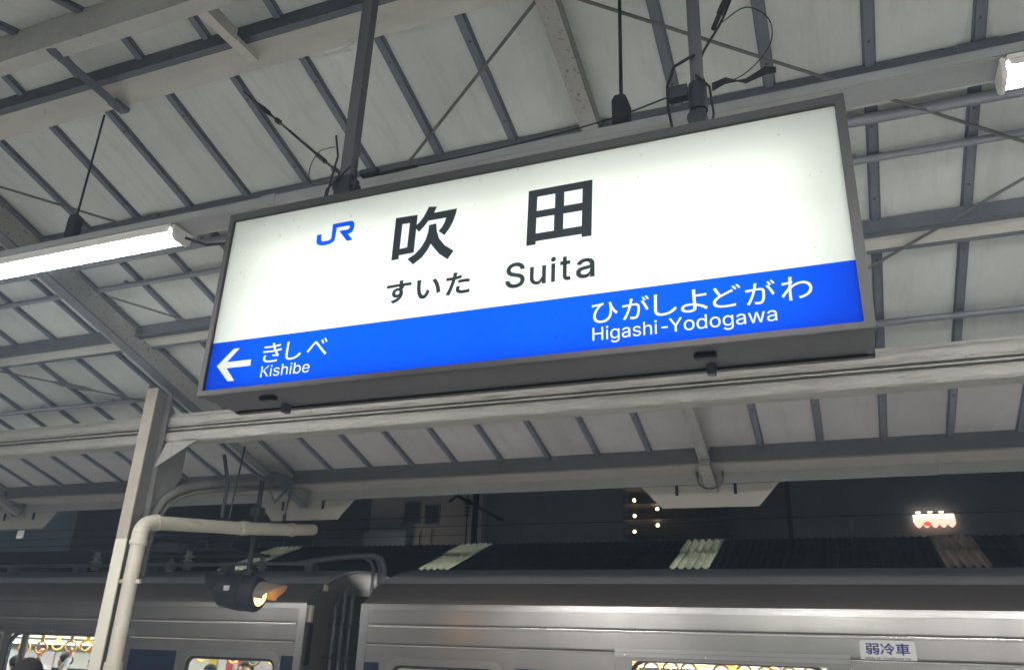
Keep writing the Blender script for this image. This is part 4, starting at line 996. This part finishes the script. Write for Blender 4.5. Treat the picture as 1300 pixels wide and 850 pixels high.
building('beige_building','beige walled building with dark windows behind the overhead wires',-24.9,-18.0,40,52,13,'bbeige',W1,ex1)
building('dark_building','low unlit brown building at the far left beyond the train',-50,-25.1,42,55,9.0,'bbrown',[(-40+4*k,-38+4*k,4.5,6.5) for k in range(3)])
building('dark_building','tall dark blue-grey building between the beige wall and the lit balconies',-17.95,-10.1,40.5,54,16,'bdark',[(-16.9+2.3*k,-15.9+2.3*k,9.6+3*j,11.2+3*j) for k in range(3) for j in range(2)])
def ex3(t):
    for j in range(5):
        z = 5.90+.75*j
        MB().box(-9.95,-5.0,38.6,39.99,z-.04,z).build('balcony_slab','bbrown',t)
        m_ = MB()
        for q in range(12): m_.tube([(-9.9+.44*q,38.65,z),(-9.9+.44*q,38.65,z+.34)],.012,4)
        m_.tube([(-9.95,38.65,z+.34),(-5.0,38.65,z+.34)],.018,6); m_.build('railing','dark',t)
    for (x,y,z) in ((-9.50,39.1,7.63),(-9.50,39.1,6.88),(-9.52,39.1,6.13),(-8.40,39.2,7.20),(-8.40,39.2,6.42)):
        m_ = MB(); m_.box(x-.07,x+.07,y+.06,y+.12,z-.08,z+.08); f = m_.build('wall_lamp','rafter2',t)
        MB().ball((x,y,z),.075,10,6).build('globe','bulb',f,smooth=60)
building('apartment_block','dark apartment block with small warm lamps along its stair balconies',-10.0,-2.5,40,52,14,'bbrown',[],ex3)
def ex4(t):
    a,b,z0,z1 = 2.75,4.35,6.1,6.72
    MB().box(a,b,39.88,39.95,z0+.30,z1).build('lit_window','shopw',t)
    n=5; pts=[(a,z1)]+[(b,z1)]
    low=[]
    for k in range(n*8+1):
        xx = b-(b-a)*k/(n*8); low.append((xx, z0+.16-.16*abs(math.sin(math.pi*n*k/(n*8)))))
    m_ = MB(); m_.prism([(a,z0+.40),(a,low[-1][1])]+list(reversed(low))[1:]+[(b,z0+.40)],'y',39.6,39.63); m_.build('awning','shop',t)
    m_ = MB(); m_.ball((3.25,39.55,z0+.16),.16,12,8,(1,.3,.6)); m_.build('lantern',RED,t,smooth=60)
    for xx in (2.95,3.42,3.85):
        MB().box(xx-.09,xx+.09,39.6,39.8,z1+.02,z1+.08).build('spot_lamp','shopw',t)
    m_ = MB(); m_.tube([(2.72,39.7,z1-.02),(4.4,39.7,z1+.06)],.025,6); m_.build('awning_bar','dark',t)
    MB().box(.15,.30,39.9,39.97,6.1,6.55).build('lit_window','bbeige',t)
RED = emit('lantern_glow',(.9,.10,.06),1.4)
building('dark_building','unlit block at the right with one bright scalloped shop awning on its front',-2.3,16,40,54,15,'bdark',[(-1.2+4.5*k,.4+4.5*k,9.4,11.4) for k in range(4)],ex4)
# unseen lamp added to light the beige wall
sl2 = empty('added_lamp', (-22.0,36.5,-2.95), 'unseen lamp added before the beige building to light its wall', 'added lamp')
MB().tube([(-22.0,36.5,-2.95),(-22.0,36.5,3.9),(-22.0,36.7,4.3),(-22.0,37.3,4.45)],.06,8).build('post','dark',sl2,smooth=40)
m_ = MB(); m_.ball((-22.0,37.4,4.42),.16,12,8,(1,1.4,.6)); m_.build('lamp_head',emit('added_lamp_glow',(1.0,.88,.78),50),sl2,smooth=60)

# ------------------------------------------------------------------ haze volume added to lift the darks, standing for lens veil
hm = bpy.data.materials.new('haze_veil'); hm.use_nodes = True
hn = hm.node_tree.nodes; hn.remove(hn['Principled BSDF']); pv = hn.new('ShaderNodeVolumePrincipled')
pv.inputs['Color'].default_value = (.62,.80,1.0,1); pv.inputs['Density'].default_value = .0052
hm.node_tree.links.new(pv.outputs[0], hn['Material Output'].inputs['Volume'])
MB().box(-158,158,-158,158,-4.3,17.6).build('haze', hm)['kind'] = 'stuff'
